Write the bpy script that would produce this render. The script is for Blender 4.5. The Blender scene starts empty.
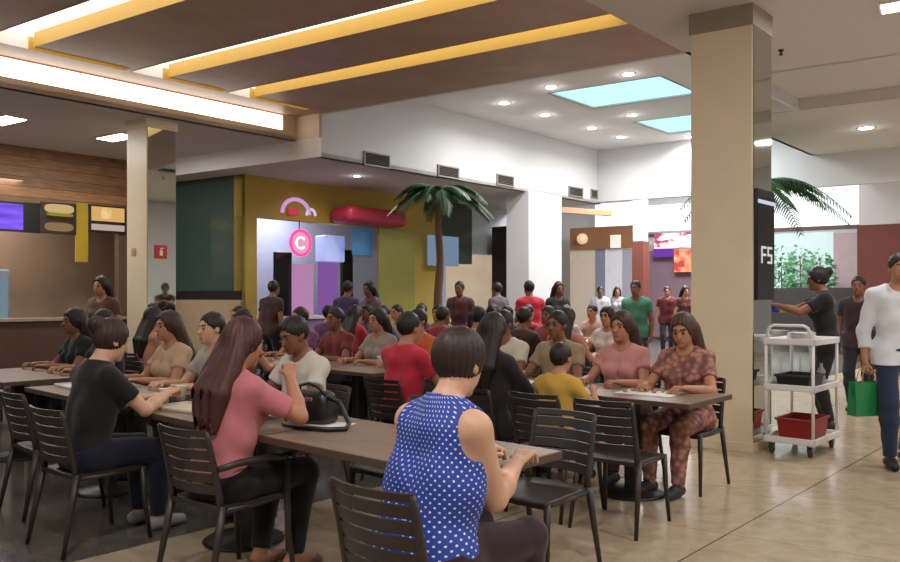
import bpy, bmesh, math, random
import numpy as np
from mathutils import Vector, Matrix

random.seed(7)
S = bpy.context.scene
COL = S.collection
PI = math.pi

# ------------------------------------------------------------------ geometry of the place
F, H, HY = 780.0, 1.45, 297.0                 # focal length in px, eye height, horizon row
def P(px, py, z):                             # point of height z seen at a pixel (used to measure the place)
    D = F * (H - z) / (py - HY)
    return ((px - 450) / F * D, D)
dA = (-0.8425, 0.5387)                        # building axis running left-away
dB = (0.6679, 0.7442)                         # building axis running right-away
DET = dA[0] * dB[1] - dB[0] * dA[1]
def G(a, b): return (a * dA[0] + b * dB[0], a * dA[1] + b * dB[1])
def AB(x, y): return ((x * dB[1] - y * dB[0]) / DET, (dA[0] * y - dA[1] * x) / DET)
def onA(px, py, a):                           # (b, z) on the vertical plane a
    r = AB((px - 450) / F, 1.0); t = a / r[0]
    return r[1] * t, H - (py - HY) * t / F
def onB(px, py, b):                           # (a, z) on the vertical plane b
    r = AB((px - 450) / F, 1.0); t = b / r[1]
    return r[0] * t, H - (py - HY) * t / F
SH = (0.669, 0.743)                           # across the table rows
LO = (-0.743, 0.669)                          # along the table rows
def R(s, l): return (0.05 + s * SH[0] + l * LO[0], 3.05 + s * SH[1] + l * LO[1])
ROT_SH = math.atan2(SH[1], SH[0]) - PI / 2    # rotz that turns local +Y to SH

# ------------------------------------------------------------------ materials
def srgb(c):
    return tuple((x / 12.92 if x <= 0.04045 else ((x + 0.055) / 1.055) ** 2.4) for x in c)
MATS = {}
def mat(key, rgb=None, rough=0.6, metal=0.0, var=0.12, scale=6.0, spec=0.5, emit=None, estr=0.0, bump=0.0, sheen=0.0, coat=0.0):
    if key in MATS: return MATS[key]
    m = bpy.data.materials.new(key); m.use_nodes = True
    nt = m.node_tree; b = nt.nodes['Principled BSDF']
    c = srgb(tuple(v / 255 for v in rgb)) if rgb else (0.5, 0.5, 0.5)
    b.inputs['Roughness'].default_value = rough; b.inputs['Metallic'].default_value = metal
    b.inputs['Specular IOR Level'].default_value = spec
    if coat: b.inputs['Coat Weight'].default_value = coat; b.inputs['Coat Roughness'].default_value = 0.1
    if sheen: b.inputs['Sheen Weight'].default_value = sheen
    if var > 0 or bump > 0:
        tc = nt.nodes.new('ShaderNodeTexCoord'); n = nt.nodes.new('ShaderNodeTexNoise')
        n.inputs['Scale'].default_value = scale; n.inputs['Detail'].default_value = 4
        nt.links.new(tc.outputs['Object'], n.inputs['Vector'])
        mx = nt.nodes.new('ShaderNodeMixRGB'); mx.inputs[1].default_value = (*[v * (1 - var) for v in c], 1)
        mx.inputs[2].default_value = (*[min(1, v * (1 + var)) for v in c], 1)
        nt.links.new(n.outputs['Fac'], mx.inputs[0]); nt.links.new(mx.outputs[0], b.inputs['Base Color'])
        if bump > 0:
            bp = nt.nodes.new('ShaderNodeBump'); bp.inputs['Strength'].default_value = bump; bp.inputs['Distance'].default_value = 0.01
            nt.links.new(n.outputs['Fac'], bp.inputs['Height']); nt.links.new(bp.outputs['Normal'], b.inputs['Normal'])
    else:
        b.inputs['Base Color'].default_value = (*c, 1)
    if emit:
        b.inputs['Emission Color'].default_value = (*srgb(tuple(v / 255 for v in emit)), 1)
        b.inputs['Emission Strength'].default_value = estr
    MATS[key] = m
    return m

def nodes(key):
    m = bpy.data.materials.new(key); m.use_nodes = True; MATS[key] = m
    nt = m.node_tree
    return m, nt, nt.nodes, nt.links, nt.nodes['Principled BSDF']
def L3(r, g, b): return (*srgb((r / 255, g / 255, b / 255)), 1)
def ramp(N, stops):
    r = N.new('ShaderNodeValToRGB'); e = r.color_ramp.elements
    while len(e) < len(stops): e.new(0.5)
    for k, (p, c) in enumerate(stops): e[k].position = p; e[k].color = c
    return r
def M2(N, L, op, a, b=None):
    n = N.new('ShaderNodeMath'); n.operation = op
    for i, v in enumerate((a, b)):
        if v is None: continue
        if isinstance(v, (int, float)): n.inputs[i].default_value = v
        else: L.new(v, n.inputs[i])
    return n.outputs[0]

def floor_mat(key, stops, grout, rough, tile, offa=0.0, offb=0.0, gw=0.004, var=0.10):
    m, nt, N, L, b = nodes(key)
    uv = N.new('ShaderNodeUVMap'); sp = N.new('ShaderNodeSeparateXYZ'); L.new(uv.outputs[0], sp.inputs[0])
    def line(out, off, gw):
        t = M2(N, L, 'FRACT', M2(N, L, 'DIVIDE', M2(N, L, 'ADD', out, -off + 100 * tile), tile))
        return M2(N, L, 'LESS_THAN', M2(N, L, 'ABSOLUTE', M2(N, L, 'SUBTRACT', t, 0.5)), 0.5 - gw / tile)
    keep = M2(N, L, 'MULTIPLY', line(sp.outputs[0], offa, gw), line(sp.outputs[1], offb, gw * .35))
    n1 = N.new('ShaderNodeTexNoise'); n1.inputs['Scale'].default_value = 7; n1.inputs['Detail'].default_value = 9; n1.inputs['Roughness'].default_value = 0.7
    n1.inputs['Distortion'].default_value = 0.5
    L.new(uv.outputs[0], n1.inputs['Vector'])
    r = ramp(N, stops); L.new(n1.outputs['Fac'], r.inputs[0])
    # each tile a little lighter or darker
    cell = N.new('ShaderNodeTexWhiteNoise'); cell.noise_dimensions = '2D'
    cb = N.new('ShaderNodeCombineXYZ')
    L.new(M2(N, L, 'FLOOR', M2(N, L, 'DIVIDE', M2(N, L, 'ADD', sp.outputs[0], -offa + 100 * tile), tile)), cb.inputs[0])
    L.new(M2(N, L, 'FLOOR', M2(N, L, 'DIVIDE', M2(N, L, 'ADD', sp.outputs[1], -offb + 100 * tile), tile)), cb.inputs[1])
    L.new(cb.outputs[0], cell.inputs['Vector'])
    v = M2(N, L, 'ADD', M2(N, L, 'MULTIPLY', cell.outputs['Value'], var), 1 - var / 2)
    hs = N.new('ShaderNodeHueSaturation'); L.new(r.outputs[0], hs.inputs['Color']); L.new(v, hs.inputs['Value'])
    mx = N.new('ShaderNodeMixRGB'); mx.inputs[1].default_value = grout; L.new(keep, mx.inputs[0]); L.new(hs.outputs[0], mx.inputs[2])
    L.new(mx.outputs[0], b.inputs['Base Color'])
    n2 = N.new('ShaderNodeTexNoise'); n2.inputs['Scale'].default_value = 5; L.new(uv.outputs[0], n2.inputs['Vector'])
    L.new(M2(N, L, 'ADD', M2(N, L, 'MULTIPLY', n2.outputs['Fac'], 0.10), rough - 0.05), b.inputs['Roughness'])
    return m

def wood_mat(key, stops, scale=(1, 1, 1), rough=0.5, plank=0.0, wavescale=3.0):
    m, nt, N, L, b = nodes(key)
    tc = N.new('ShaderNodeTexCoord'); mp = N.new('ShaderNodeMapping'); mp.inputs['Scale'].default_value = scale
    L.new(tc.outputs['Object'], mp.inputs[0])
    n = N.new('ShaderNodeTexNoise'); n.inputs['Scale'].default_value = wavescale; n.inputs['Detail'].default_value = 6; n.inputs['Roughness'].default_value = 0.6
    L.new(mp.outputs[0], n.inputs['Vector'])
    r = ramp(N, stops); L.new(n.outputs['Fac'], r.inputs[0])
    out = r.outputs[0]
    if plank:
        sp = N.new('ShaderNodeSeparateXYZ'); L.new(tc.outputs['Object'], sp.inputs[0])
        q = M2(N, L, 'DIVIDE', sp.outputs[2], plank)
        w = N.new('ShaderNodeTexWhiteNoise'); w.noise_dimensions = '1D'; L.new(M2(N, L, 'FLOOR', q), w.inputs['W'])
        hs = N.new('ShaderNodeHueSaturation'); L.new(out, hs.inputs['Color'])
        L.new(M2(N, L, 'ADD', M2(N, L, 'MULTIPLY', w.outputs['Value'], 0.5), 0.7), hs.inputs['Value'])
        g = M2(N, L, 'GREATER_THAN', M2(N, L, 'FRACT', q), 0.05)
        mx = N.new('ShaderNodeMixRGB'); mx.inputs[1].default_value = (0.03, 0.015, 0.01, 1); L.new(g, mx.inputs[0]); L.new(hs.outputs[0], mx.inputs[2])
        out = mx.outputs[0]
    L.new(out, b.inputs['Base Color']); b.inputs['Roughness'].default_value = rough
    return m

def emis(key, rgb, s):
    if key in MATS: return MATS[key]
    m = bpy.data.materials.new(key); m.use_nodes = True; nt = m.node_tree
    nt.nodes.remove(nt.nodes['Principled BSDF'])
    e = nt.nodes.new('ShaderNodeEmission'); e.inputs[0].default_value = L3(*rgb); e.inputs[1].default_value = s
    nt.links.new(e.outputs[0], nt.nodes['Material Output'].inputs[0]); MATS[key] = m
    return m
def screen_mat(key, stops, scale, s, rough=0.3):
    m, nt, N, L, b = nodes(key)
    tc = N.new('ShaderNodeTexCoord'); mp = N.new('ShaderNodeMapping'); mp.inputs['Scale'].default_value = scale
    L.new(tc.outputs['Object'], mp.inputs[0])
    n = N.new('ShaderNodeTexNoise'); n.inputs['Scale'].default_value = 1.0; n.inputs['Detail'].default_value = 3
    L.new(mp.outputs[0], n.inputs['Vector']); r = ramp(N, stops); L.new(n.outputs['Fac'], r.inputs[0])
    L.new(r.outputs[0], b.inputs['Base Color']); L.new(r.outputs[0], b.inputs['Emission Color'])
    b.inputs['Emission Strength'].default_value = s; b.inputs['Roughness'].default_value = rough
    return m

WHITE = mat('white_paint', (212, 209, 210), 0.7, var=0.03, scale=1.5)
CEIL = mat('ceiling_paint', (208, 202, 198), 0.8, var=0.03, scale=1.0)
CEILW = mat('atrium_ceiling_paint', (236, 232, 231), 0.8, var=0.03, scale=1.0)
TAN = mat('tan_laminate', (222, 198, 168), 0.45, var=0.08, scale=2.0)
BROWNC = wood_mat('brown_ceiling_panel', [(0.3, L3(166, 132, 116)), (0.7, L3(186, 150, 132))], (0.7, 0.7, 1), 0.5)
YELLOW = mat('yellow_lacquer', (204, 162, 62), 0.45, var=0.04)
YWALL = mat('mustard_wall', (184, 154, 62), 0.6, var=0.06)
STONE = mat('cream_stone', (230, 212, 182), 0.42, var=0.07, scale=3.0)
MIRROR = mat('mirror_glass', (200, 205, 200), 0.03, metal=1.0, var=0)
TEAL = mat('dark_teal_glass', (56, 78, 74), 0.15, var=0.08, spec=0.6)
DARK = mat('dark_metal', (30, 27, 26), 0.45, var=0.1)
BLACKG = mat('black_gloss', (14, 14, 16), 0.2, var=0)
CHAIR = mat('dark_brown_plastic', (48, 39, 36), 0.42, var=0.1, scale=14)
TABLE = wood_mat('table_laminate', [(0.3, L3(118, 98, 82)), (0.7, L3(138, 116, 98))], (1.2, 9, 1), 0.4)
TEDGE = mat('table_edge', (82, 62, 50), 0.5, var=0.06)
WPLAS = mat('white_plastic', (226, 222, 220), 0.4, var=0.03)
PAPER = mat('white_paper', (226, 220, 214), 0.8, var=0.03)
BRICKRED = mat('brown_red_panel', (112, 58, 46), 0.6, var=0.1)
LAMP = emis('lamp_white', (255, 246, 232), 14)
COVE = emis('cove_light', (255, 247, 232), 4)
SLOT = emis('slot_light', (255, 249, 238), 2.6)
DAY = emis('daylit_glazing', (244, 250, 255), 1.6)

# ------------------------------------------------------------------ mesh helpers
def link(name, bm, m, parent=None, smooth=False, loc=None, rz=0.0):
    me = bpy.data.meshes.new(name); bm.normal_update(); bm.to_mesh(me); bm.free()
    o = bpy.data.objects.new(name, me); COL.objects.link(o)
    for q in (m if isinstance(m, (list, tuple)) else [m]): me.materials.append(q)
    if smooth:
        for p in me.polygons: p.use_smooth = True
    if parent: o.parent = parent
    if loc is not None: o.location = loc
    o.rotation_euler.z = rz
    return o
def tag(o, label, cat, group=None, kind=None):
    o['label'] = label; o['category'] = cat
    if group: o['group'] = group
    if kind: o['kind'] = kind
    return o
def thing(name, label, cat, loc=(0, 0, 0), rz=0.0, group=None):
    o = bpy.data.objects.new(name, None); COL.objects.link(o); o.empty_display_size = 0.1
    o.location = loc; o.rotation_euler = (0, 0, rz)
    return tag(o, label, cat, group)
def struct(name, bm, m, label=None, smooth=False):
    o = link(name, bm, m, smooth=smooth); o['kind'] = 'structure'
    if label: o['label'] = label
    return o
def BM(): return bmesh.new()
def rbox(bm, size, loc=(0, 0, 0), bev=0.0, rot=None, seg=2, mi=0):
    t = bmesh.new(); bmesh.ops.create_cube(t, size=1)
    bmesh.ops.scale(t, vec=size, verts=t.verts)
    if bev > 0: bmesh.ops.bevel(t, geom=t.edges[:], offset=bev, segments=seg, affect='EDGES', profile=0.5)
    mtx = Matrix.Translation(loc) @ (rot.to_4x4() if rot is not None else Matrix())
    return merge(bm, t, mtx, mi)
def merge(bm, t, mtx=Matrix(), mi=0):
    vs = [bm.verts.new(mtx @ v.co) for v in t.verts]
    for i, v in enumerate(t.verts): v.index = i
    for f in t.faces:
        nf = bm.faces.new([vs[v.index] for v in f.verts]); nf.material_index = mi; nf.smooth = f.smooth
    t.free(); return bm
def gb(bm, a0, a1, b0, b1, z0, z1, mi=0):      # block on the building's axes
    q = [G(a0, b0), G(a1, b0), G(a1, b1), G(a0, b1)]
    lo = [bm.verts.new((x, y, z0)) for x, y in q]; hi = [bm.verts.new((x, y, z1)) for x, y in q]
    fs = [lo[::-1], hi] + [[lo[i], lo[(i + 1) % 4], hi[(i + 1) % 4], hi[i]] for i in range(4)]
    out = []
    for f in fs:
        nf = bm.faces.new(f); nf.material_index = mi; out.append(nf)
    bmesh.ops.recalc_face_normals(bm, faces=out)
    return bm
def cyl(bm, p0, p1, r0, r1=None, n=16, mi=0, caps=True):
    r1 = r0 if r1 is None else r1
    p0, p1 = Vector(p0), Vector(p1); d = (p1 - p0).normalized()
    u = d.orthogonal().normalized(); w = d.cross(u)
    A = [bm.verts.new(p0 + (u * math.cos(2 * PI * k / n) + w * math.sin(2 * PI * k / n)) * r0) for k in range(n)]
    B = [bm.verts.new(p1 + (u * math.cos(2 * PI * k / n) + w * math.sin(2 * PI * k / n)) * r1) for k in range(n)]
    for k in range(n):
        f = bm.faces.new([A[k], A[(k + 1) % n], B[(k + 1) % n], B[k]]); f.material_index = mi; f.smooth = True
    if caps:
        bm.faces.new(A[::-1]).material_index = mi; bm.faces.new(B).material_index = mi
    return bm
def tube(bm, pts, r, n=10, mi=0, closed=False):
    pts = [Vector(p) for p in pts]; rings = []
    rr = r if isinstance(r, (list, tuple)) else [r] * len(pts)
    u = None
    for i, p in enumerate(pts):
        a = pts[i - 1] if i > 0 else (pts[-1] if closed else p); c = pts[(i + 1) % len(pts)] if (i < len(pts) - 1 or closed) else p
        d = (c - a).normalized()
        u = (d.orthogonal() if u is None else (u - d * u.dot(d))).normalized(); w = d.cross(u)
        rings.append([bm.verts.new(p + (u * math.cos(2 * PI * k / n) + w * math.sin(2 * PI * k / n)) * rr[i]) for k in range(n)])
    for i in range(len(rings) - (0 if closed else 1)):
        A, B = rings[i], rings[(i + 1) % len(rings)]
        for k in range(n):
            f = bm.faces.new([A[k], A[(k + 1) % n], B[(k + 1) % n], B[k]]); f.smooth = True; f.material_index = mi
    if not closed:
        bm.faces.new(rings[0][::-1]).material_index = mi; bm.faces.new(rings[-1]).material_index = mi
    return bm
def lathe(bm, prof, n=24, loc=(0, 0, 0), mi=0):
    rings = []
    for r, z in prof:
        rings.append([bm.verts.new((loc[0] + max(r, 1e-4) * math.cos(2 * PI * k / n), loc[1] + max(r, 1e-4) * math.sin(2 * PI * k / n), loc[2] + z)) for k in range(n)])
    for A, B in zip(rings, rings[1:]):
        for k in range(n):
            f = bm.faces.new([A[k], A[(k + 1) % n], B[(k + 1) % n], B[k]]); f.smooth = True; f.material_index = mi
    bm.faces.new(rings[0][::-1]).material_index = mi; bm.faces.new(rings[-1]).material_index = mi
    return bm
def arc(cx, cy, r, a0, a1, n): return [(cx + r * math.cos(a0 + (a1 - a0) * i / n), cy + r * math.sin(a0 + (a1 - a0) * i / n)) for i in range(n + 1)]
def copy_tree(o, parent=None):
    c = o.copy(); COL.objects.link(c)
    if parent: c.parent = parent
    for ch in o.children: copy_tree(ch, c)
    return c
def area(name, loc, size, power, color=(1, 0.98, 0.955), rot=(0, 0, 0), sy=None, shape='DISK', spread=None):
    l = bpy.data.lights.new(name, 'AREA'); l.energy = power; l.color = color; l.size = size
    if sy: l.shape = 'RECTANGLE'; l.size_y = sy
    else: l.shape = shape
    if spread: l.spread = spread
    o = bpy.data.objects.new(name, l); COL.objects.link(o); o.location = loc; o.rotation_euler = rot
    return o

# ================================================================== ROOM SHELL
# floors: cream polished tile to the right, dark grey polished tile to the left
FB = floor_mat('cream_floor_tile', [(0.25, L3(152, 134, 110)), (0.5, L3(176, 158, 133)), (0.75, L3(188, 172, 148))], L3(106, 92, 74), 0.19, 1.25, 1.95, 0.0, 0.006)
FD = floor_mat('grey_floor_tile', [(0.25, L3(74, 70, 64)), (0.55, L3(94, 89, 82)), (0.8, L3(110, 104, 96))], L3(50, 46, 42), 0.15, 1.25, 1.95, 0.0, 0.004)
def floor_piece(name, a0, a1, b0, b1, m, label):
    bm = BM(); uvl = bm.loops.layers.uv.new('UVMap')
    top = [bm.verts.new((*G(a, b), 0)) for a, b in ((a0, b0), (a1, b0), (a1, b1), (a0, b1))]
    bot = [bm.verts.new((*G(a, b), -0.1)) for a, b in ((a0, b0), (a1, b0), (a1, b1), (a0, b1))]
    fs = [bm.faces.new(top), bm.faces.new(bot[::-1])] + [bm.faces.new([top[i], bot[i], bot[(i + 1) % 4], top[(i + 1) % 4]]) for i in range(4)]
    bmesh.ops.recalc_face_normals(bm, faces=bm.faces[:])
    for f in bm.faces:
        for l in f.loops: l[uvl].uv = AB(l.vert.co.x, l.vert.co.y)
    return struct(name, bm, m, label)
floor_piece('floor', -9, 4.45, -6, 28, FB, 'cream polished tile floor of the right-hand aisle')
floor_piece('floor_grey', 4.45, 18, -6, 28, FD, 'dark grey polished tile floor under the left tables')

# brown ceiling with three long light slots (and one above the camera)
SLOTS = [(2.64, 3.1), (4.35, 4.82), (5.99, 6.40), (7.31, 7.67)]
A0, A1, B0, B1 = 3.95, 9.85, 0.0, 8.93
ARM = [(3.1, 4.3), (4.82, 5.92), (6.40, 7.24), (7.67, 8.6)]
abk = sorted({A0, 9.25, 9.36, A1})
bbk = sorted({B0, B1, *[v for s in SLOTS for v in s], *[s[1] for s in ARM]})
bm = BM(); vt = {}
def cv(a, b):
    if (a, b) not in vt: vt[(a, b)] = bm.verts.new((*G(a, b), 4.2))
    return vt[(a, b)]
for i in range(len(abk) - 1):
    for j in range(len(bbk) - 1):
        ac, bc = (abk[i] + abk[i + 1]) / 2, (bbk[j] + bbk[j + 1]) / 2
        if any(s0 < bc < s1 for s0, s1 in SLOTS) and ac < 9.36: continue
        if any(s0 < bc < s1 for s0, s1 in ARM) and 9.25 < ac < 9.36: continue
        bm.faces.new([cv(abk[i], bbk[j]), cv(abk[i], bbk[j + 1]), cv(abk[i + 1], bbk[j + 1]), cv(abk[i + 1], bbk[j])])
struct('ceiling_brown', bm, BROWNC, 'brown wood-panel ceiling with long light slots')
for k, ((s0, s1), (m0, m1)) in enumerate(zip(SLOTS, ARM)):
    root = thing('ceiling_light_slot', ['long yellow-lined light slot over the foremost tables', 'yellow-lined light slot with the widest white glow, first from the upper picture edge',
                 'middle yellow-lined light slot in the brown ceiling', 'yellow-lined light slot closest to the white atrium'][k], 'ceiling light', (*G(6.5, (s0 + s1) / 2), 4.2), 0, 'ceiling light slots')
    inv = Matrix.Translation(-Vector((*G(6.5, (s0 + s1) / 2), 4.2)))
    def wall(bm, p, q, z0=4.195, z1=4.36):
        a = [(*G(*p), z0), (*G(*q), z0), (*G(*q), z1), (*G(*p), z1)]
        bm.faces.new([bm.verts.new(v) for v in a])
    bm = BM(); e = 0.0
    wall(bm, (A0, s1), (9.25, s1)); wall(bm, (9.36, s1), (9.36, m1)); wall(bm, (9.25, s1), (9.25, m1)); wall(bm, (9.36, m1), (9.25, m1)); wall(bm, (A0, s0), (9.36, s0)); wall(bm, (A0, s0), (A0, s1))
    bm.transform(inv)
    link('lining', bm, YELLOW, root)
    bm = BM(); wall(bm, (9.36, s0), (9.36, s1)); bm.transform(inv); link('end_plate', bm, CEILW, root)
    bm = BM(); gb(bm, 9.25, 9.36, s1, m1, 4.34, 4.36); bm.transform(inv); link('arm_diffuser', bm, SLOT, root)
    bm = BM(); gb(bm, A0, 9.36, s0, s1, 4.36, 4.38); bm.transform(inv)
    link('diffuser', bm, SLOT, root)

# grey ceilings
def slab(name, a0, a1, b0, b1, z, m, label=None, th=0.06):
    bm = BM(); gb(bm, a0, a1, b0, b1, z, z + th); return struct(name, bm, m, label)
slab('ceiling_right', -9, 3.95, -6, 10.32, 4.2, CEIL, 'grey plaster ceiling around the big cream column')
slab('ceiling_front', 3.95, 18, -6, 0.0, 4.2, CEIL)
slab('ceiling_recess', -9, 3.95, 10.32, 12.6, 4.36, CEIL, 'recessed grey ceiling band')
slab('ceiling_aisle', -9, 4.97, 12.6, 28, 4.2, CEIL, 'grey plaster ceiling over the right-hand aisle')
bm = BM(); gb(bm, -9, 4.97, 12.59, 12.62, 4.2, 5.2); gb(bm, -9, 3.95, 10.30, 10.32, 4.2, 4.37); struct('trim_recess', bm, CEIL)
slab('ceiling_left', 9.85, 18, -6, 8.93, 3.84, CEIL, 'lower grey ceiling over the left shop')
slab('ceiling_shop', 9.36, 18, 8.93, 17, 3.55, CEIL, 'lower ceiling over the yellow shop')
bm = BM(); gb(bm, 9.36, 18, 8.90, 8.93, 3.55, 3.84); struct('trim_soffit', bm, CEILW, 'white soffit step in the left ceiling')
# tan fascia with the glowing cove strip
bm = BM(); gb(bm, 9.85, 9.93, -2, 8.93, 3.84, 3.965); gb(bm, 9.85, 9.93, 8.66, 8.93, 3.965, 4.22); gb(bm, 9.85, 9.93, -2, 8.66, 4.185, 4.22); gb(bm, 9.38, 9.93, 8.90, 8.93, 3.84, 4.22)
struct('trim_fascia', bm, TAN, 'tan fascia under the glowing cove strip')
t = thing('cove_light_strip', 'long glowing white strip light on the tan ceiling step', 'ceiling light', (*G(9.9, 4), 3.965))
bm = BM(); gb(bm, 9.87, 9.92, -2, 8.66, 3.965, 4.185); bm.transform(Matrix.Translation(-Vector((*G(9.9, 4), 3.965)))); link('diffuser', bm, COVE, t)

# atrium: white walls, ceiling with two skylight openings
AT = 4.75
bm = BM(); gb(bm, 9.36, 9.46, 8.93, 16.85, 3.55, 5.3); struct('wall_atrium_left', bm, WHITE, 'white upper wall of the atrium with air grilles')
bm = BM(); gb(bm, -9, 9.46, 16.75, 16.9, 3.58, 5.3); struct('wall_atrium_back', bm, WHITE, 'white upper wall across the far end of the atrium')
bm = BM(); gb(bm, 3.9, 9.46, 8.93, 8.99, 4.2, 5.3); struct('wall_atrium_front', bm, WHITE)
bm = BM(); gb(bm, 4.91, 4.97, 12.6, 16.8, 4.2, 5.3); gb(bm, 3.89, 3.95, 8.99, 12.6, 4.2, 5.3); struct('wall_atrium_right', bm, WHITE)
SKY = [(5.53, 7.34, 11.68, 13.02), (5.53, 7.34, 14.46, 15.89)]
bm = BM(); aa = sorted({3.9, 9.5, 5.53, 7.34}); bb = sorted({8.9, 16.9, 11.68, 13.02, 14.46, 15.89}); vt = {}
for i in range(3):
    for j in range(5):
        if i == 1 and j in (1, 3): continue
        for z in (AT,):
            q = [(aa[i], bb[j]), (aa[i], bb[j + 1]), (aa[i + 1], bb[j + 1]), (aa[i + 1], bb[j])]
            for c in q:
                if c not in vt: vt[c] = bm.verts.new((*G(*c), z))
            bm.faces.new([vt[c] for c in q])
struct('ceiling_atrium', bm, CEILW, 'white atrium ceiling with skylights')
for k, (a0, a1, b0, b1) in enumerate(SKY):
    bm = BM(); e = 0.03; z0, z1 = AT, AT + 0.45
    for (p, q, r, s) in ((a0 - e, a0, b0 - e, b1 + e), (a1, a1 + e, b0 - e, b1 + e), (a0, a1, b0 - e, b0), (a0, a1, b1, b1 + e)): gb(bm, p, q, r, s, z0, z1)
    o = struct('window_%d' % (k + 1), bm, WHITE, ['larger nearer skylight in the atrium ceiling', 'smaller farther skylight in the atrium ceiling'][k])
    g = BM(); gb(g, a0, a1, b0, b1, AT + 0.03, AT + 0.04)
    link('pane', g, emis('skylight_pane', (196, 250, 250), 1.15), o)
    area('skylight_daylight', (*G((a0 + a1) / 2, (b0 + b1) / 2), AT + 0.0), 1.6, 110, (0.86, 0.97, 1.0), (0, 0, math.atan2(dB[1], dB[0])), 1.2)

# outer shell
bm = BM(); gb(bm, -9.2, 18, -3.7, -3.5, 0, 4.3); struct('wall_front', bm, WHITE)
bm = BM(); gb(bm, -2.7, -2.5, -3.5, 28, 0, 4.3); struct('wall_right', bm, WHITE)
bm = BM(); gb(bm, 17.8, 18, -6, 28, 0, 4.3); struct('wall_left', bm, TAN)
# far hall behind the atrium
FBK = 27.0
slab('ceiling_hall', 4.97, 18, 16.9, 28, 5.6, CEILW, 'white ceiling of the far hall')
bm = BM(); gb(bm, -9, 18, 27.6, 27.8, 0, 6); struct('wall_back', bm, WHITE)
bm = BM(); gb(bm, -9, 4.97, 16.9, 16.96, 4.2, 6.0); gb(bm, 4.91, 4.97, 16.9, 28, 4.2, 6); struct('wall_hall', bm, WHITE)

# columns of the setting
def column(name, x0, y0, w, z1, label, a_, b_):
    pass
CA, CB = AB(*P(752, 452, 0)); CW = onB(691, 300, CB)[0] - CA; CD = onA(770.5, 300, CA)[0] - CB
bm = BM(); gb(bm, CA - 0.015, CA + CW + .015, CB - 0.015, CB + CD + .015, 4.0, 4.2); struct('trim_capital', bm, mat('capital_grey', (150, 138, 126), .6))
bm = BM(); gb(bm, CA, CA + CW, CB, CB + CD, 0, 4.05, 0)
#gb(bm, CA - 0.02, CA + CW + .02, CB - 0.02, CB + CD + .02, 4.06, 4.2, 0)
col_o = struct('column_stone', bm, STONE, 'big cream stone-clad column beside the white trolley')
bm = BM(); gb(bm, CA - 0.012, CA, CB + 0.015, CB + CD - .01, 0.08, 4.0); struct('trim_mirror', bm, MIRROR, 'mirror cladding on the side of the big column')
bm = BM(); gb(bm, CA - 0.02, CA + CW + .01, CB - 0.012, CB, 0, 0.08); gb(bm, CA - 0.02, CA - 0.0, CB - 0.01, CB + CD + .01, 0, 0.08); struct('baseboard_column', bm, STONE)
LA, LB = AB(-4.05, 10.41)
bm = BM(); gb(bm, LA, LA + 0.42, LB, LB + 0.42, 0, 3.84); gb(bm, LA - 0.02, LA + 0.44, LB - 0.02, LB + 0.44, 3.72, 3.84)
struct('column_left', bm, STONE, 'cream column with mirrored side beside the dark teal glass')
bm = BM(); gb(bm, LA - 0.012, LA, LB + 0.01, LB + 0.41, 0.08, 3.72); struct('trim_mirror_left', bm, MIRROR)

# ================================================================== SHOPS
def prism_on(name, o, m, pts, d0, d1, plane, parent):
    pass
def panelA(bm, px0, py0, px1, py1, a, th=0.03, mi=0):          # board facing right on plane a, corners by its measured edges
    b0, z0 = onA(px0, py0, a); b1, _ = onA(px1, py0, a)
    pm = (px0 + px1) / 2
    _, zt = onA(pm, py0, a); _, zb = onA(pm, py1, a)
    gb(bm, a - th, a, b0, b1, zb, zt, mi); return (b0, b1, zb, zt)
def panelB(bm, px0, py0, px1, py1, b, th=0.03, mi=0):
    a0, _ = onB(px0, py0, b); a1, _ = onB(px1, py0, b); pm = (px0 + px1) / 2
    _, zt = onB(pm, py0, b); _, zb = onB(pm, py1, b)
    gb(bm, a1, a0, b - th, b, zb, zt, mi); return (a0, a1, zb, zt)
def boardA(name, label, cat, px0, py0, px1, py1, a, m, frame=None, th=0.04, group=None):
    bm = BM(); b0, b1, zb, zt = panelA(bm, px0, py0, px1, py1, a, th)
    if frame is None: o = link(name, bm, m)
    else:
        bm.free(); bm = BM(); gb(bm, a - th, a, b0, b1, zb, zt); o = link(name, bm, frame)
        s = BM(); f = 0.03; gb(s, a - th - 0.006, a - th, b0 + f, b1 - f, zb + f, zt - f); link('screen', s, m, o)
    return tag(o, label, cat, group)

# wood-fronted burger shop at the far left
WOODW = wood_mat('wood_plank_wall', [(0.3, L3(120, 82, 50)), (0.7, L3(164, 118, 76))], (1.5, 1.5, 14), 0.55, 0.16)
WA = 13.5
bm = BM(); gb(bm, WA, WA + 0.15, 3.0, 9.44, 2.94, 3.84); struct('wall_wood_header', bm, WOODW, 'wood plank wall above the menu boards')
bm = BM(); gb(bm, WA + 1.6, WA + 1.75, 3.0, 9.44, 0, 3.84); struct('wall_kitchen', bm, mat('kitchen_wall', (150, 122, 98), 0.6))
bm = BM(); gb(bm, WA, WA + 0.12, 8.42, 9.44, 0, 2.94); struct('wall_shop_end', bm, mat('shop_end', (92, 66, 50), 0.6))
TV = screen_mat('purple_screen', [(0.35, L3(44, 30, 120)), (0.55, L3(92, 60, 190)), (0.7, L3(140, 110, 230))], (1, 1, 9), 0.9)
BUR = lambda k, s: screen_mat('burger_picture_%d' % k, s, (3, 3, 9), 0.7)
boardA('television', 'screen glowing purple on the dark board over the left shop', 'screen', -24, 201, 23, 231, WA, TV, BLACKG, 0.06)
boardA('sign_board', 'plain black panel between purple screen and burger pictures', 'sign', 23, 203, 39, 233, WA, BLACKG)
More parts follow.
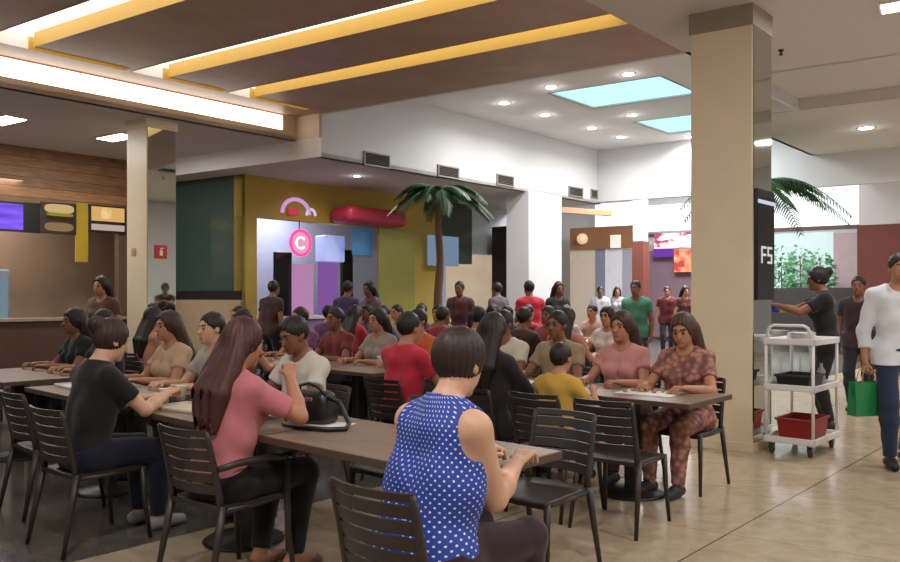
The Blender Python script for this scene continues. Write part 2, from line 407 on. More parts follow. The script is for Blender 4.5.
def burger(board_label, px0, py0, px1, py1, pat, grp):
    bm = BM(); b0, b1, zb, zt = panelA(bm, px0, py0, px1, py1, WA, 0.05)
    bm.free(); root = thing('menu_board', board_label, 'sign', (*G(WA - 0.025, (b0 + b1) / 2), zb), math.atan2(dB[1], dB[0]), grp)
    w, h = (b1 - b0), zt - zb
    q = BM(); rbox(q, (w, 0.05, h), (0, 0, h / 2), 0.006); link('board', q, mat('board_black', (34, 24, 20), 0.5), root)
    def sheet(nm, x0, x1, z0, z1, m_, th=0.012, rnd=True):
        q = BM(); n = 20; cx, cz, rx, rz = (x0 + x1) / 2, (z0 + z1) / 2, (x1 - x0) / 2, (z1 - z0) / 2
        pr = [(cx + rx * math.copysign(abs(math.cos(t)) ** .6, math.cos(t)), cz + rz * math.copysign(abs(math.sin(t)) ** .7, math.sin(t))) for t in [2 * PI * i / n for i in range(n)]] if rnd else [(x0, z0), (x1, z0), (x1, z1), (x0, z1)]
        fr = [q.verts.new((x, -0.026 - th * 0 - 0.012, z)) for x, z in pr]; bk = [q.verts.new((x, -0.024, z)) for x, z in pr]
        q.faces.new(fr); q.faces.new(bk[::-1])
        for i in range(len(pr)): q.faces.new([fr[i], bk[i], bk[(i + 1) % len(pr)], fr[(i + 1) % len(pr)]])
        bmesh.ops.recalc_face_normals(q, faces=q.faces[:])
        link(nm, q, m_, root)
    if pat == 0:
        sheet('bun', -w * .42, w * .42, h * .66, h * .95, emis('bun_light', (222, 186, 130), .8))
        sheet('filling', -w * .36, w * .40, h * .56, h * .68, emis('lettuce_light', (150, 160, 50), .7))
        sheet('patty', -w * .40, w * .42, h * .46, h * .57, emis('patty_light', (90, 50, 34), .6))
        sheet('bun', -w * .42, w * .40, h * .08, h * .36, emis('bun_lower', (170, 140, 100), .6))
    else:
        sheet('picture', -w * .45, w * .46, h * .42, h * .94, emis('meal_light', (224, 176, 104), .9), rnd=False)
        sheet('bun', -w * .2, w * .1, h * .5, h * .9, emis('cream_light', (250, 220, 170), .95))
        sheet('price_strip', -w * .45, w * .46, h * .08, h * .30, emis('price_light', (206, 186, 176), .75), rnd=False)
    return root
burger('menu_board', 40, 203, 75, 234, 0, 'burger menu boards')['label'] = 'burger picture board to the right of the purple screen'
burger('menu_board', 88, 206, 124, 233, 1, 'burger menu boards')['label'] = 'orange meal picture board nearest the left cream column'
bm = BM(); panelA(bm, 75, 203, 87, 262, WA, 0.03); tag(link('banner', bm, mat('yellow_banner', (166, 138, 20), 0.6)), 'narrow mustard banner between the two burger boards', 'banner')
# counters
bm = BM(); gb(bm, 12.9, 13.5, 4.0, 8.4, 0, 1.08, 0); gb(bm, 12.85, 13.52, 3.98, 8.42, 1.08, 1.12, 1)
tag(link('shop_counter', bm, [mat('counter_brown', (70, 46, 34), 0.5), mat('counter_top', (140, 120, 104), 0.3)]), 'brown service counter under the burger menu boards', 'counter')
bm = BM(); rbox(bm, (0.5, 0.5, 1.9), (0, 0, 0.95), 0.02); o = link('drinks_fridge', bm, mat('fridge_grey', (120, 132, 140), 0.3), loc=(*G(14.3, 6.75), 0), rz=math.atan2(dB[1], dB[0]))
tag(o, 'upright drinks fridge with pale lit door behind the left counter', 'fridge')
q = BM(); rbox(q, (0.42, 0.02, 1.4), (0, -0.26, 1.1), 0.004); link('door', q, emis('fridge_glow', (150, 176, 190), 0.5), o)

# dark teal glass wall, low beige wall below
bm = BM(); gb(bm, 11.7, 13.5, 9.44, 9.5, 1.56, 3.55); struct('window_teal', bm, TEAL, 'dark teal glass wall beside the yellow shop')
bm = BM(); gb(bm, 11.7, 13.5, 9.42, 9.5, 1.40, 1.56); struct('trim_teal', bm, DARK)
bm = BM(); gb(bm, 11.7, 13.5, 9.40, 9.52, 0, 1.40); struct('wall_low', bm, mat('beige_low_wall', (170, 146, 118), 0.6))
# yellow shop
YA = 11.7
b0 = 9.44; bo0, zo = onA(257, 215, YA); bo1, _ = onA(392, 218, YA); b_end, _ = onA(440, 200, YA)
bm = BM(); gb(bm, YA, YA + 0.2, b0, b_end, 2.84, 3.55); gb(bm, YA, YA + 0.2, b0, bo0, 0, 2.84); gb(bm, YA, YA + 0.2, bo1, b_end, 0, 2.84)
struct('wall_yellow', bm, YWALL, 'mustard yellow shop front')
bm = BM(); gb(bm, YA + 1.9, YA + 2.0, b0, 17, 0, 3.55); struct('wall_shop_back', bm, mat('lavender_wall', (176, 180, 200), 0.6))
bm = BM(); gb(bm, YA - .05, YA + 0.5, bo0, bo1, 0, 1.05, 0); gb(bm, YA - .1, YA + 0.55, bo0, bo1, 1.05, 1.1, 1)
tag(link('shop_counter', bm, [mat('counter_lilac', (150, 120, 170), 0.4), mat('counter_white', (210, 205, 215), 0.3)]), 'lilac counter in the yellow shop opening', 'counter')
area('shop_lamp', (*G(YA + 1.0, (bo0 + bo1) / 2), 3.4), 1.4, 60, (0.84, 0.86, 1.0))
area('kitchen_fill', (*G(14.2, 6.6), 3.3), 1.6, 60)  # unseen lamp added to lighten the dark kitchen
def boxthing(name, label, cat, px0, py0, px1, py1, a, m, depth=0.3, bev=0.02, group=None):
    b0, _ = onA(px0, py0, a); b1, _ = onA(px1, py0, a); pm = (px0 + px1) / 2
    _, zt = onA(pm, py0, a); _, zb = onA(pm, py1, a)
    bm = BM(); rbox(bm, (b1 - b0, depth, zt - zb), (0, 0, (zt - zb) / 2), bev)
    return tag(link(name, bm, m, loc=(*G(a, (b0 + b1) / 2), zb), rz=math.atan2(dB[1], dB[0])), label, cat, group)
# pink round neon sign
bR, zR = onA(300, 243, YA - 0.1)
t = thing('neon_sign', 'round pink neon ring sign in the yellow shop opening', 'sign', (*G(YA - 0.1, bR), zR), math.atan2(dB[1], dB[0]))
bm = BM(); cyl(bm, (0, 0.03, 0), (0, -0.01, 0), 0.22, n=32); link('disc', bm, emis('neon_disc', (236, 170, 196), 0.9), t)
bm = BM(); tube(bm, [(0.22 * math.cos(k * PI / 16), -0.02, 0.22 * math.sin(k * PI / 16)) for k in range(32)], 0.028, closed=True); link('ring', bm, emis('neon_pink', (255, 60, 130), 2.0), t)
bm = BM(); tube(bm, [(0.1 * math.cos(.7 + k * .3), -0.03, 0.1 * math.sin(.7 + k * .3)) for k in range(17)], 0.018); link('emblem', bm, emis('neon_white', (255, 240, 246), 1.6), t)
bm = BM(); cyl(bm, (0, 0.02, 0.2), (0, 0.02, 2.84 - zR), 0.008); link('hanger', bm, DARK, t)
# arched lilac sign on the header
bR, zR = onA(296, 216, YA - 0.05)
t = thing('arch_sign', 'arched lilac sign with letters on the mustard header', 'sign', (*G(YA - 0.05, bR), zR), math.atan2(dB[1], dB[0]))
bm = BM(); tube(bm, [(0.30 * math.cos(PI * k / 16), 0, 0.04 + 0.26 * math.sin(PI * k / 16)) for k in range(17)], 0.035); link('arch', bm, emis('lilac_glow', (206, 160, 216), 0.9), t)
bm = BM(); rbox(bm, (0.2, 0.04, 0.12), (-0.06, 0, 0.07), 0.02); link('emblem', bm, emis('red_glow', (214, 60, 90), 0.8), t)
bm = BM(); tube(bm, [(0.34 + 0.1 * math.cos(PI * k / 8), 0, 0.03 + 0.12 * math.sin(PI * k / 8)) for k in range(9)], 0.025); link('swash', bm, emis('lilac_white', (226, 206, 236), 0.9), t)
# red rounded awning
bR0, zt = onA(339, 207, YA - 0.34); bR1, zb = onA(398, 229, YA - 0.34)
bm = BM(); rbox(bm, (bR1 - bR0, 0.6, zt - zb), (0, 0, 0), 0.12, seg=4)
tag(link('awning', bm, mat('awning_red', (176, 42, 70), 0.5), loc=(*G(YA - 0.34, (bR0 + bR1) / 2), (zt + zb) / 2 + .02), rz=math.atan2(dB[1], dB[0]), smooth=False), 'rounded crimson awning at the right end of the yellow shop', 'awning')
boxthing('drink_machine', 'white drink machine with blue top behind the lilac counter', 'machine', 320, 236, 340, 262, YA + 0.25, mat('machine_white', (190, 200, 236), 0.3, emit=(150, 170, 240), estr=0.5))
boxthing('coffee_machine', 'tall dark machine on the left of the lilac counter', 'machine', 274, 252, 291, 317, YA + 0.3, BLACKG, 0.08)
boxthing('coffee_machine', 'tall dark machine on the right of the lilac counter', 'machine', 341, 250, 352, 317, YA + 0.3, BLACKG, 0.08)
boxthing('menu_light_box', 'pink lit panel below the neon ring', 'sign', 292, 264, 313, 317, YA + 0.2, emis('pink_panel', (206, 150, 196), 0.7), 0.05)
boxthing('menu_light_box', 'violet lit panel to the right of the neon ring', 'sign', 318, 262, 337, 317, YA + 0.25, emis('violet_panel', (156, 104, 190), 0.6), 0.05)
boxthing('wall_poster', 'blue panel beneath the crimson awning', 'sign', 352, 228, 372, 256, YA - 0.2, mat('blue_panel', (60, 110, 150), 0.4, emit=(60, 110, 150), estr=.25), 0.03)
boxthing('partition_panel', 'lime green panel to the right of the crimson awning', 'panel', 378, 229, 414, 383, YA - 0.4, mat('lime_panel', (132, 124, 52), 0.6), 0.06)
# storefronts further along
bm = BM(); be1, _ = onA(472, 200, YA); gb(bm, YA, YA + .2, b_end, be1, 2.2, 3.55, 0); struct('wall_green', bm, mat('dark_green_front', (56, 70, 48), 0.6))
be2, _ = onA(535, 200, YA); bm = BM(); gb(bm, YA, YA + .2, be1, be2, 2.45, 3.55, 0); struct('wall_pale', bm, mat('pale_front', (196, 204, 206), 0.5), 'pale storefront header behind the palm')
boxthing('display_screen', 'pale blue lit display behind the palm fronds', 'screen', 428, 236, 458, 266, YA - 0.2, emis('pale_blue', (140, 164, 190), 0.6), 0.06)
boxthing('dark_stall', 'dark kiosk block beneath the pale storefront', 'kiosk', 500, 228, 530, 371, YA - 0.4, mat('kiosk_dark', (66, 40, 44), 0.5), 0.5)
bm = BM(); gb(bm, YA, YA + 0.15, be1, be2, 0, 1.0); struct('wall_stall', bm, mat('stall_wall', (120, 90, 84), 0.6))
wb, _ = onA(526, 200, 9.36); wb1, _ = onA(559, 200, 9.36)
bm = BM(); gb(bm, 9.30, 9.8, wb, wb1, 0, 3.56); struct('column_white', bm, WHITE, 'white column at the end of the atrium wall')
# grilles on the atrium wall
for px0, py0, px1, py1, lab in ((364, 153, 390, 167, 'dark air grille nearest the tan fascia'), (438, 166, 459, 178, 'second air grille along the white atrium wall'), (497, 175, 514, 186, 'pale middle air grille on the white atrium wall'),
                                (569, 187, 583, 197, 'dark air grille second from the atrium corner'), (591, 190, 604, 199, 'dark air grille right at the atrium corner')):
    b0, zt = onA(px0, py0, 9.34); b1, _ = onA(px1, py0, 9.34); _, zb = onA((px0 + px1) / 2, py1, 9.34); _, zt = onA((px0 + px1) / 2, py0, 9.34)
    root = thing('air_grille', lab, 'vent', (*G(9.345, (b0 + b1) / 2), zb), math.atan2(dB[1], dB[0]), 'air grilles on the atrium wall')
    w, h = b1 - b0, zt - zb
    q = BM()
    for z in (0.012, h - 0.012): rbox(q, (w, 0.03, 0.024), (0, 0, z), 0.003)
    for x in (-w / 2 + 0.012, w / 2 - 0.012): rbox(q, (0.024, 0.03, h), (x, 0, h / 2), 0.003)
    link('frame', q, mat('grille_frame', (150, 142, 136), 0.5), root)
    q = BM(); rbox(q, (w - 0.03, 0.006, h - 0.03), (0, 0.012, h / 2)); link('backing', q, mat('grille_back', (52, 44, 40), 0.6), root)
    q = BM(); n = 7
    for k in range(n): rbox(q, (w - 0.04, 0.018, 0.006), (0, 0, h * (k + 1) / (n + 1)), 0, Matrix.Rotation(0.6, 3, 'X'))
    link('slats', q, mat('grille_slat', (104, 94, 88), 0.5), root)

# -------- far hall
def farpanel(name, label, cat, px0, py0, px1, py1, b, m, th=0.06, structural=False, group=None):
    bm = BM(); panelB(bm, px0, py0, px1, py1, b, th)
    o = link(name, bm, m)
    if structural: o['kind'] = 'structure'; o['label'] = label
    else: tag(o, label, cat, group)
    return o
farpanel('window_3', 'bright clerestory window above the brown shop header', 'window', 596, 203, 634, 226, 26.9, DAY, structural=True)
farpanel('window_4', 'bright clerestory window above the pink menu sign', 'window', 648, 202, 770, 229, 26.9, DAY, structural=True)
farpanel('window_5', 'bright clerestory window above the green plants', 'window', 771, 180, 866, 229, 26.9, DAY, structural=True)
farpanel('trim_hall', 'dark beam under the bright windows', 'trim', 648, 229, 866, 233, 26.7, mat('beam_brown', (96, 70, 60), .6), structural=True)
farpanel('shop_header', 'brown shop header with round lamp sign in the far hall', 'sign', 571, 227, 634, 249, 26.6, mat('header_brown', (150, 104, 70), .5))
farpanel('storefront', 'pale beige shutter below the brown shop header', 'shop front', 571, 249, 596, 338, 26.7, mat('shutter_beige_glow', (190, 174, 158), .6, emit=(190, 174, 158), estr=.25))  # weak emission in the shutter stands in for light falling on it
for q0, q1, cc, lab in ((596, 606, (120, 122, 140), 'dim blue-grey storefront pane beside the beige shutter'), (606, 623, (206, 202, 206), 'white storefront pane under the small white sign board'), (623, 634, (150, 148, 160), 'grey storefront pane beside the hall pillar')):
    farpanel('storefront', lab, 'storefront', q0, 249, q1, 338, 26.7, mat('pane_%d' % q0, cc, .4, emit=cc, estr=.22))  # panes glow faintly in place of light in the shops
t_a, t_z = onB(583, 239, 26.5); bm = BM(); bmesh.ops.create_uvsphere(bm, u_segments=16, v_segments=10, radius=0.2)
tag(link('globe_sign', bm, mat('globe_cream', (226, 196, 160), .4, emit=(226, 190, 150), estr=.6), loc=(*G(t_a, 26.45), t_z), smooth=True), 'round cream lamp sign on the brown shop header', 'sign')
farpanel('hanging_sign', 'small white sign board on the brown shop header', 'sign', 611, 235, 621, 248, 26.5, mat('sign_white', (236, 226, 216), .5, emit=(236, 226, 216), estr=.4))
farpanel('menu_sign', 'bright pink and white menu sign in the far hall', 'sign', 655, 233, 694, 248, 26.5, screen_mat('pinkmenu', [(.4, L3(150, 60, 80)), (.5, L3(240, 210, 214)), (.65, L3(255, 236, 230))], (2.2, 2.2, 5), 0.8))
farpanel('menu_sign', 'violet lit sign under the pink menu sign', 'sign', 654, 249, 673, 257, 26.4, emis('violet_sign', (130, 70, 190), .8))
farpanel('menu_sign', 'orange lit sign under the pink menu sign', 'sign', 675, 249, 694, 272, 26.4, screen_mat('orangemenu', [(.4, L3(150, 60, 50)), (.55, L3(236, 130, 100)), (.7, L3(246, 180, 150))], (3, 3, 3), 0.7))
farpanel('storefront', 'dim mauve shop front under the pink menu sign', 'shop front', 650, 249, 770, 338, 26.7, mat('mauve_front', (120, 96, 106), .5))
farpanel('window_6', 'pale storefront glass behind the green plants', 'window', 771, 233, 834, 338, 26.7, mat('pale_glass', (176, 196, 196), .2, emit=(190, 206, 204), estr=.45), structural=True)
farpanel('storefront', 'pink-brown shop front beside the storefront glass', 'shop front', 834, 233, 866, 338, 26.7, mat('pinkbrown_front', (170, 146, 148), .5))
farpanel('shop_counter', 'long dark counter below the storefront glass', 'counter', 771, 288, 866, 330, 22.9, mat('counter_dark', (40, 34, 34), .5), 0.5)
# brown and white pillar in the far hall
a0, _ = onB(633, 205, 22); a1, _ = onB(647, 205, 22); _, zt = onB(640, 241, 22)
bm = BM(); gb(bm, a1 + .12, a0, 22, 22.3, zt, 5.6, 0); gb(bm, a1 + .1, a0 + .02, 21.98, 22.32, 0, zt, 1); struct('column_hall', bm, [WHITE, BRICKRED], 'white pillar with brown-red base in the far hall')
# right pillar
px_, py_ = P(859, 174, 4.2); ra, rb = AB(px_, py_)
bm = BM(); gb(bm, ra - 1.3, ra, rb, rb + 1.0, 3.05, 4.22, 0); gb(bm, ra - 1.33, ra + 0.03, rb - .03, rb + 1.03, 0, 3.05, 1); struct('column_right', bm, [WHITE, BRICKRED], 'white pillar with brown-red lower cladding at the right picture edge')
bm = BM(); gb(bm, -9, ra - 1.3, rb + .3, rb + .5, 0, 4.2); struct('wall_aisle', bm, WHITE)
# soffit beam in the far left of the hall
bm = BM(); rbox(bm, (2.6, 0.12, 0.16), (0, 0, 0), 0.01); o = link('trim_beam', bm, mat('beam_wood', (150, 110, 74), .6), loc=(*[v for v in P(575, 211, 3.9)], 3.9), rz=0.5); o['kind'] = 'structure'

# black hanging totem on the column's mirrored side
t = thing('sign_totem', 'tall black sign panel with white mark on the mirrored column side', 'sign', (*G(CA - 0.03, CB + CD / 2), 1.42), math.atan2(dB[1], dB[0]))
bm = BM(); rbox(bm, (CD - .04, 0.03, 1.05), (0, 0, 0.525), 0.006); link('panel', bm, BLACKG, t)
bm = BM(); rbox(bm, (CD - .04, 0.01, 0.035), (0, -0.02, 0.93), 0.003); link('highlight_strip', bm, emis('highlight_pale', (210, 220, 236), 0.9), t)  # glowing bar stands in for a highlight across the panel top
def strokes(bm, segs, y, w):
    for (x0, z0, x1, z1) in segs:
        l = math.hypot(x1 - x0, z1 - z0); rbox(bm, (l + w, 0.006, w), ((x0 + x1) / 2, y, (z0 + z1) / 2), 0, Matrix.Rotation(-math.atan2(z1 - z0, x1 - x0), 3, 'Y'))
bm = BM(); strokes(bm, [(-.12, .36, -.12, .50), (-.12, .50, -.02, .50), (-.12, .43, -.03, .43), (.04, .36, .13, .36), (.13, .36, .13, .43), (.13, .43, .04, .43), (.04, .43, .04, .50), (.04, .50, .13, .50)], -0.018, 0.022)
link('logo', bm, emis('logo_white', (230, 228, 220), 0.8), t)
# red fire signs on the left column
def fire_sign(label, loc, rz, w, h):
    t = thing('fire_sign', label, 'sign', loc, rz)
    bm = BM(); rbox(bm, (w, 0.012, h), (0, 0, 0), 0.002); link('plate', bm, mat('sign_red', (200, 44, 44), .5), t)
    bm = BM(); rbox(bm, (w * .26, .004, h * .4), (0, -.008, -h * .08), 0); rbox(bm, (w * .14, .004, h * .1), (0, -.008, h * .2), 0); rbox(bm, (w * .3, .004, h * .06), (w * .1, -.008, h * .28), 0)
    link('pictogram', bm, mat('sign_mark', (240, 230, 226), .5), t)
_, zf = onA(160, 252, LA); bf, _ = onA(160, 252, LA)
fire_sign('red fire extinguisher sign on the mirrored side of the left column', (*G(LA - 0.022, bf), zf), math.atan2(dB[1], dB[0]), 0.17, 0.18)
af, zf = onB(134, 252, LB); bm = BM(); gb(bm, af - .04, af + .04, LB - .012, LB, zf - .05, zf + .05); tag(link('wall_switch', bm, mat('sign_outline', (196, 150, 124), .5)), 'small pale plate with red outline on the left cream column', 'plate')

# ================================================================== LAMPS
def downlight(a, b, z, label, power=20, r=0.09):
    t = thing('ceiling_downlight', label, 'ceiling light', (*G(a, b), z), 0, 'recessed downlights')
    bm = BM(); lathe(bm, [(r * 1.0, -0.002), (r * 1.28, -0.012), (r * 1.3, 0.0)], 24); link('trim_ring', bm, WPLAS, t)
    bm = BM(); cyl(bm, (0, 0, -0.006), (0, 0, 0.0), r, n=24); link('lamp_face', bm, LAMP, t)
    area('downlight_lamp', (*G(a, b), z - 0.02), r * 1.6, power, spread=PI * 0.85)
    pl = bpy.data.lights.new('downlight_glow', 'POINT'); pl.energy = power * .07; pl.color = (1, .98, .955); pl.shadow_soft_size = .05
    po = bpy.data.objects.new('downlight_glow', pl); COL.objects.link(po); po.location = (*G(a, b), z - 0.075)
for k, (px, py, lab) in enumerate([(504, 103, 'downlight farthest to the left of the skylights'), (551, 87, 'downlight beside the near corner of the larger skylight'), (545, 115, 'downlight behind the leftmost one, left of the larger skylight'),
        (592, 128, 'downlight left of the smaller skylight'), (628, 74, 'downlight in front of the larger skylight'), (632, 115, 'downlight between the two skylights'),
        (621, 137, 'downlight behind the smaller skylight'), (689, 137, 'downlight touching the big column edge')]):
    downlight(*AB(*P(px, py, AT)), AT, lab, 22, 0.085)
downlight(*AB(*P(866, 128, 4.2)), 4.2, 'oval-looking downlight in the aisle ceiling', 30, 0.11)
downlight(*AB(*P(896, 151, 4.2)), 4.2, 'downlight farther back at the right edge of the aisle ceiling', 30, 0.11)
downlight(*AB(*P(357, 176, 3.55)), 3.55, 'single downlight over the yellow shop', 14, 0.06)
def panel_light(a, b, z, wa, wb, label, power):
    t = thing('ceiling_panel_light', label, 'ceiling light', (*G(a, b), z), math.atan2(dA[1], dA[0]), 'panel lights')
    bm = BM(); rbox(bm, (wa, wb, 0.02), (0, 0, -0.008), 0.004); link('frame', bm, WPLAS, t)
    bm = BM(); rbox(bm, (wa - .05, wb - .05, 0.01), (0, 0, -0.018)); link('diffuser', bm, LAMP, t)
    area('panel_lamp', (*G(a, b), z - 0.04), wa - .05, power, rot=(0, 0, math.atan2(dA[1], dA[0])), sy=wb - .05)
panel_light(*AB(*P(4, 119.5, 3.84)), 3.84, 0.66, 0.32, 'square panel light at the left picture edge', 40)
panel_light(*AB(*P(117, 136.5, 3.84)), 3.84, 0.66, 0.32, 'square panel light beside the left cream column', 40)
panel_light(11.6, 4.0, 3.84, 0.62, 0.62, 'square panel light out beyond the left edge', 40)
pa = AB(*P(897, 5, 4.2)); panel_light(pa[0], pa[1], 4.2, 0.3, 0.3, 'bright square lamp in the upper right corner', 55)
for (a, b) in ((2.2, 1.0), (-0.5, 1.0), (-0.5, 4.5), (-1.2, 8.0), (6, -2), (0.5, 14.0)):
    panel_light(a, b, 4.2, 0.3, 0.3, 'unseen square lamp added overhead for more light', 64)  # out-of-view lamps added to brighten the columns and middle of the room
for name, (px, py, z) in {'a': (781, 50, 4.2), }.items():
    x, y = P(px, py, z); t = thing('smoke_detector', 'small dark sprinkler head in the grey ceiling beside the big column', 'sprinkler', (x, y, z))
    bm = BM(); lathe(bm, [(0.03, 0), (0.03, -0.012), (0.012, -0.015), (0.012, -0.05), (0.022, -0.052), (0.022, -0.058), (0.002, -0.06)], 14); link('head', bm, DARK, t)

# ================================================================== FURNITURE
def chair_back(w=0.192):
    bm = BM()
    def yb(z): return -0.195 - 0.085 * (max(0.0, z - 0.44) / 0.38) ** 1.15
    def strip(z0, z1, th=0.014, wid=w):
        n = 10; F_, B_ = [], []
        for i in range(n + 1):
            x = -wid + 2 * wid * i / n; c = -0.04 * (1 - (x / wid) ** 2)
            F_.append([bm.verts.new((x, yb(z) + c + th / 2, z)) for z in (z0, z1)]); B_.append([bm.verts.new((x, yb(z) + c - th / 2, z)) for z in (z0, z1)])
        for i in range(n):
            for q in ([F_[i][0], F_[i][1], F_[i + 1][1], F_[i + 1][0]], [B_[i][0], B_[i + 1][0], B_[i + 1][1], B_[i][1]], [F_[i][1], B_[i][1], B_[i + 1][1], F_[i + 1][1]], [F_[i][0], F_[i + 1][0], B_[i + 1][0], B_[i][0]]):
                f = bm.faces.new(q); f.smooth = False
        for i in (0, n): bm.faces.new([F_[i][0], B_[i][0], B_[i][1], F_[i][1]])
    zs = 0.505
    for k in range(5):
        strip(zs, zs + 0.046); zs += 0.057
    strip(zs, zs + 0.03)
    for s in (-1, 1):
        tube(bm, [(s * w, yb(z), z) for z in (0.42, 0.5, 0.6, 0.7, 0.77, 0.815)], [0.019, 0.018, 0.016, 0.015, 0.014, 0.011], 10)
    bmesh.ops.recalc_face_normals(bm, faces=bm.faces[:])
    return bm
def chair_seat():
    bm = BM(); n = 12; rows = []
    for j in range(n + 1):
        v = j / n; y = -0.215 + 0.435 * v; row = []
        hw = 0.205 + 0.02 * v - 0.03 * max(0, (v - 0.85) / 0.15) ** 2 - 0.02 * max(0, (0.15 - v) / 0.15) ** 2
        for i in range(n + 1):
            u = -1 + 2 * i / n
            z = 0.445 - 0.012 * (1 - u * u) * math.sin(PI * min(1, v * 1.1)) - 0.012 * max(0, (v - 0.8) / 0.2) ** 2
            row.append((hw * u, y, z))
        rows.append(row)
    top = [[bm.verts.new(p) for p in r] for r in rows]; bot = [[bm.verts.new((p[0] * .985, p[1] * .985, p[2] - 0.024)) for p in r] for r in rows]
    for j in range(n):
        for i in range(n):
            f = bm.faces.new([top[j][i], top[j][i + 1], top[j + 1][i + 1], top[j + 1][i]]); f.smooth = True
            bm.faces.new([bot[j][i], bot[j + 1][i], bot[j + 1][i + 1], bot[j][i + 1]])
    for j in range(n):
        bm.faces.new([top[j][0], top[j + 1][0], bot[j + 1][0], bot[j][0]]); bm.faces.new([top[j + 1][n], top[j][n], bot[j][n], bot[j + 1][n]])
        bm.faces.new([top[0][j + 1], top[0][j], bot[0][j], bot[0][j + 1]]); bm.faces.new([top[n][j], top[n][j + 1], bot[n][j + 1], bot[n][j]])
    return bm
def make_chair(arms=False):
    t = thing('arm_chair' if arms else 'dining_chair', '', 'chair')
    link('seat', chair_seat(), CHAIR, t)
    link('backrest', chair_back(), CHAIR, t)
    for s in (-1, 1):
        top = 0.62 if arms else 0.435
        bm = BM(); tube(bm, [(s * .225, .235, 0.0), (s * .212, .205, .25), (s * .205, .195, top)], [.0125, .016, .019]); link('leg', bm, CHAIR, t)
        bm = BM(); tube(bm, [(s * .222, -.285, 0.0), (s * .21, -.235, .25), (s * .203, -.195, .45)], [.0125, .017, .02]); link('leg', bm, CHAIR, t)
        if arms:
            bm = BM(); tube(bm, [(s * .205, -.225, .63), (s * .215, -.1, .645), (s * .215, .1, .64), (s * .207, .19, .625), (s * .205, .2, .60)], [.016, .018, .019, .018, .016]); link('armrest', bm, CHAIR, t)
    for s in (-1, 1):
        bm = BM(); tube(bm, [(s * .203, -.19, .425), (s * .205, .0, .42), (s * .205, .19, .425)], .013, 8); link('seat_rail', bm, CHAIR, t)
    return t
CH0, CHA = make_chair(), make_chair(True)
used = {}
def place_chair(x, y, rz, label, arms=False, group='dark slatted dining chairs'):
    src = CHA if arms else CH0
    c = copy_tree(src) if used.get(arms) else src
    used[arms] = True
    c.location = (x, y, 0); c.rotation_euler.z = rz; c['label'] = label; c['group'] = group
    return c
RIN, ROUT = ROT_SH, ROT_SH + PI         # facing away from / towards the camera

def make_table(w, d):
    t = thing('dining_table', '', 'table')
    bm = BM(); rbox(bm, (w, d, 0.028), (0, 0, 0.736), 0.004); link('tabletop', bm, TABLE, t)
    bm = BM(); 
    for s in (-1, 1):
        rbox(bm, (w + .008, 0.012, 0.036), (0, s * (d / 2 + .002), 0.731), 0.004); rbox(bm, (0.012, d + .008, 0.036), (s * (w / 2 + .002), 0, 0.731), 0.004)
    link('edging', bm, TEDGE, t)
    bm = BM(); rbox(bm, (0.09, 0.09, 0.68), (0, 0, 0.37), 0.01); link('pedestal', bm, DARK, t)
    bm = BM(); rbox(bm, (0.5, 0.34, 0.012), (0, 0, 0.715), 0.003); link('support_plate', bm, DARK, t)
    bm = BM(); lathe(bm, [(0.235, 0), (0.24, 0.008), (0.22, 0.02), (0.07, 0.035), (0.05, 0.05)], 28); link('base', bm, DARK, t)
    return t
TB = {}
def place_table(s, l0, l1, label, d=0.68, s0=None):
    w = round(l1 - l0, 3)
    x, y = R(s + d / 2, (l0 + l1) / 2)
    if (w, d) in TB: t = copy_tree(TB[(w, d)])
    else: t = make_table(w, d); TB[(w, d)] = t
    t.location = (x, y, 0); t.rotation_euler.z = ROT_SH; t['label'] = label; t['group'] = 'brown laminate dining tables'
    return t
place_table(0, 0.0, 1.34, 'brown table where the person in the polka dot top sits', .68)
place_table(0, 1.36, 2.70, 'brown table with the black handbag in front of the person in pink', .68)
place_table(0, 3.15, 4.49, 'brown table with white trays beside the person in black at left', .68)
place_table(0, 5.0, 6.34, 'brown table at the far left edge below the purple screen', .68)
place_table(2.53, 0.25, 1.45, 'brown table with paper and food, in front of the big column', .70)
place_table(2.53, 1.47, 2.67, 'brown table joined to the one in front of the big column', .70)
place_table(2.53, 3.3, 4.5, 'brown table behind the red-shirted diner', .70)
place_table(2.53, 4.52, 5.72, 'brown table behind the person in pink', .70)
place_table(2.53, 6.3, 7.5, 'brown table in front of the left cream column', .70)
for l0, lab in ((2.6, 'third-row table close to the big column'), (3.82, 'third-row table in line with the white column'), (5.6, 'third-row table in front of the palm'), (6.82, 'third-row table in front of the crimson awning')):
    place_table(5.5, l0, l0 + 1.2, 'brown ' + lab, .70)
for l0, lab in ((4.2, 'fourth-row table below the far hall opening'), (5.42, 'fourth-row table below the white column'), (7.0, 'fourth-row table nearest the lime green panel')):
    place_table(7.9, l0, l0 + 1.2, 'brown ' + lab, .70)

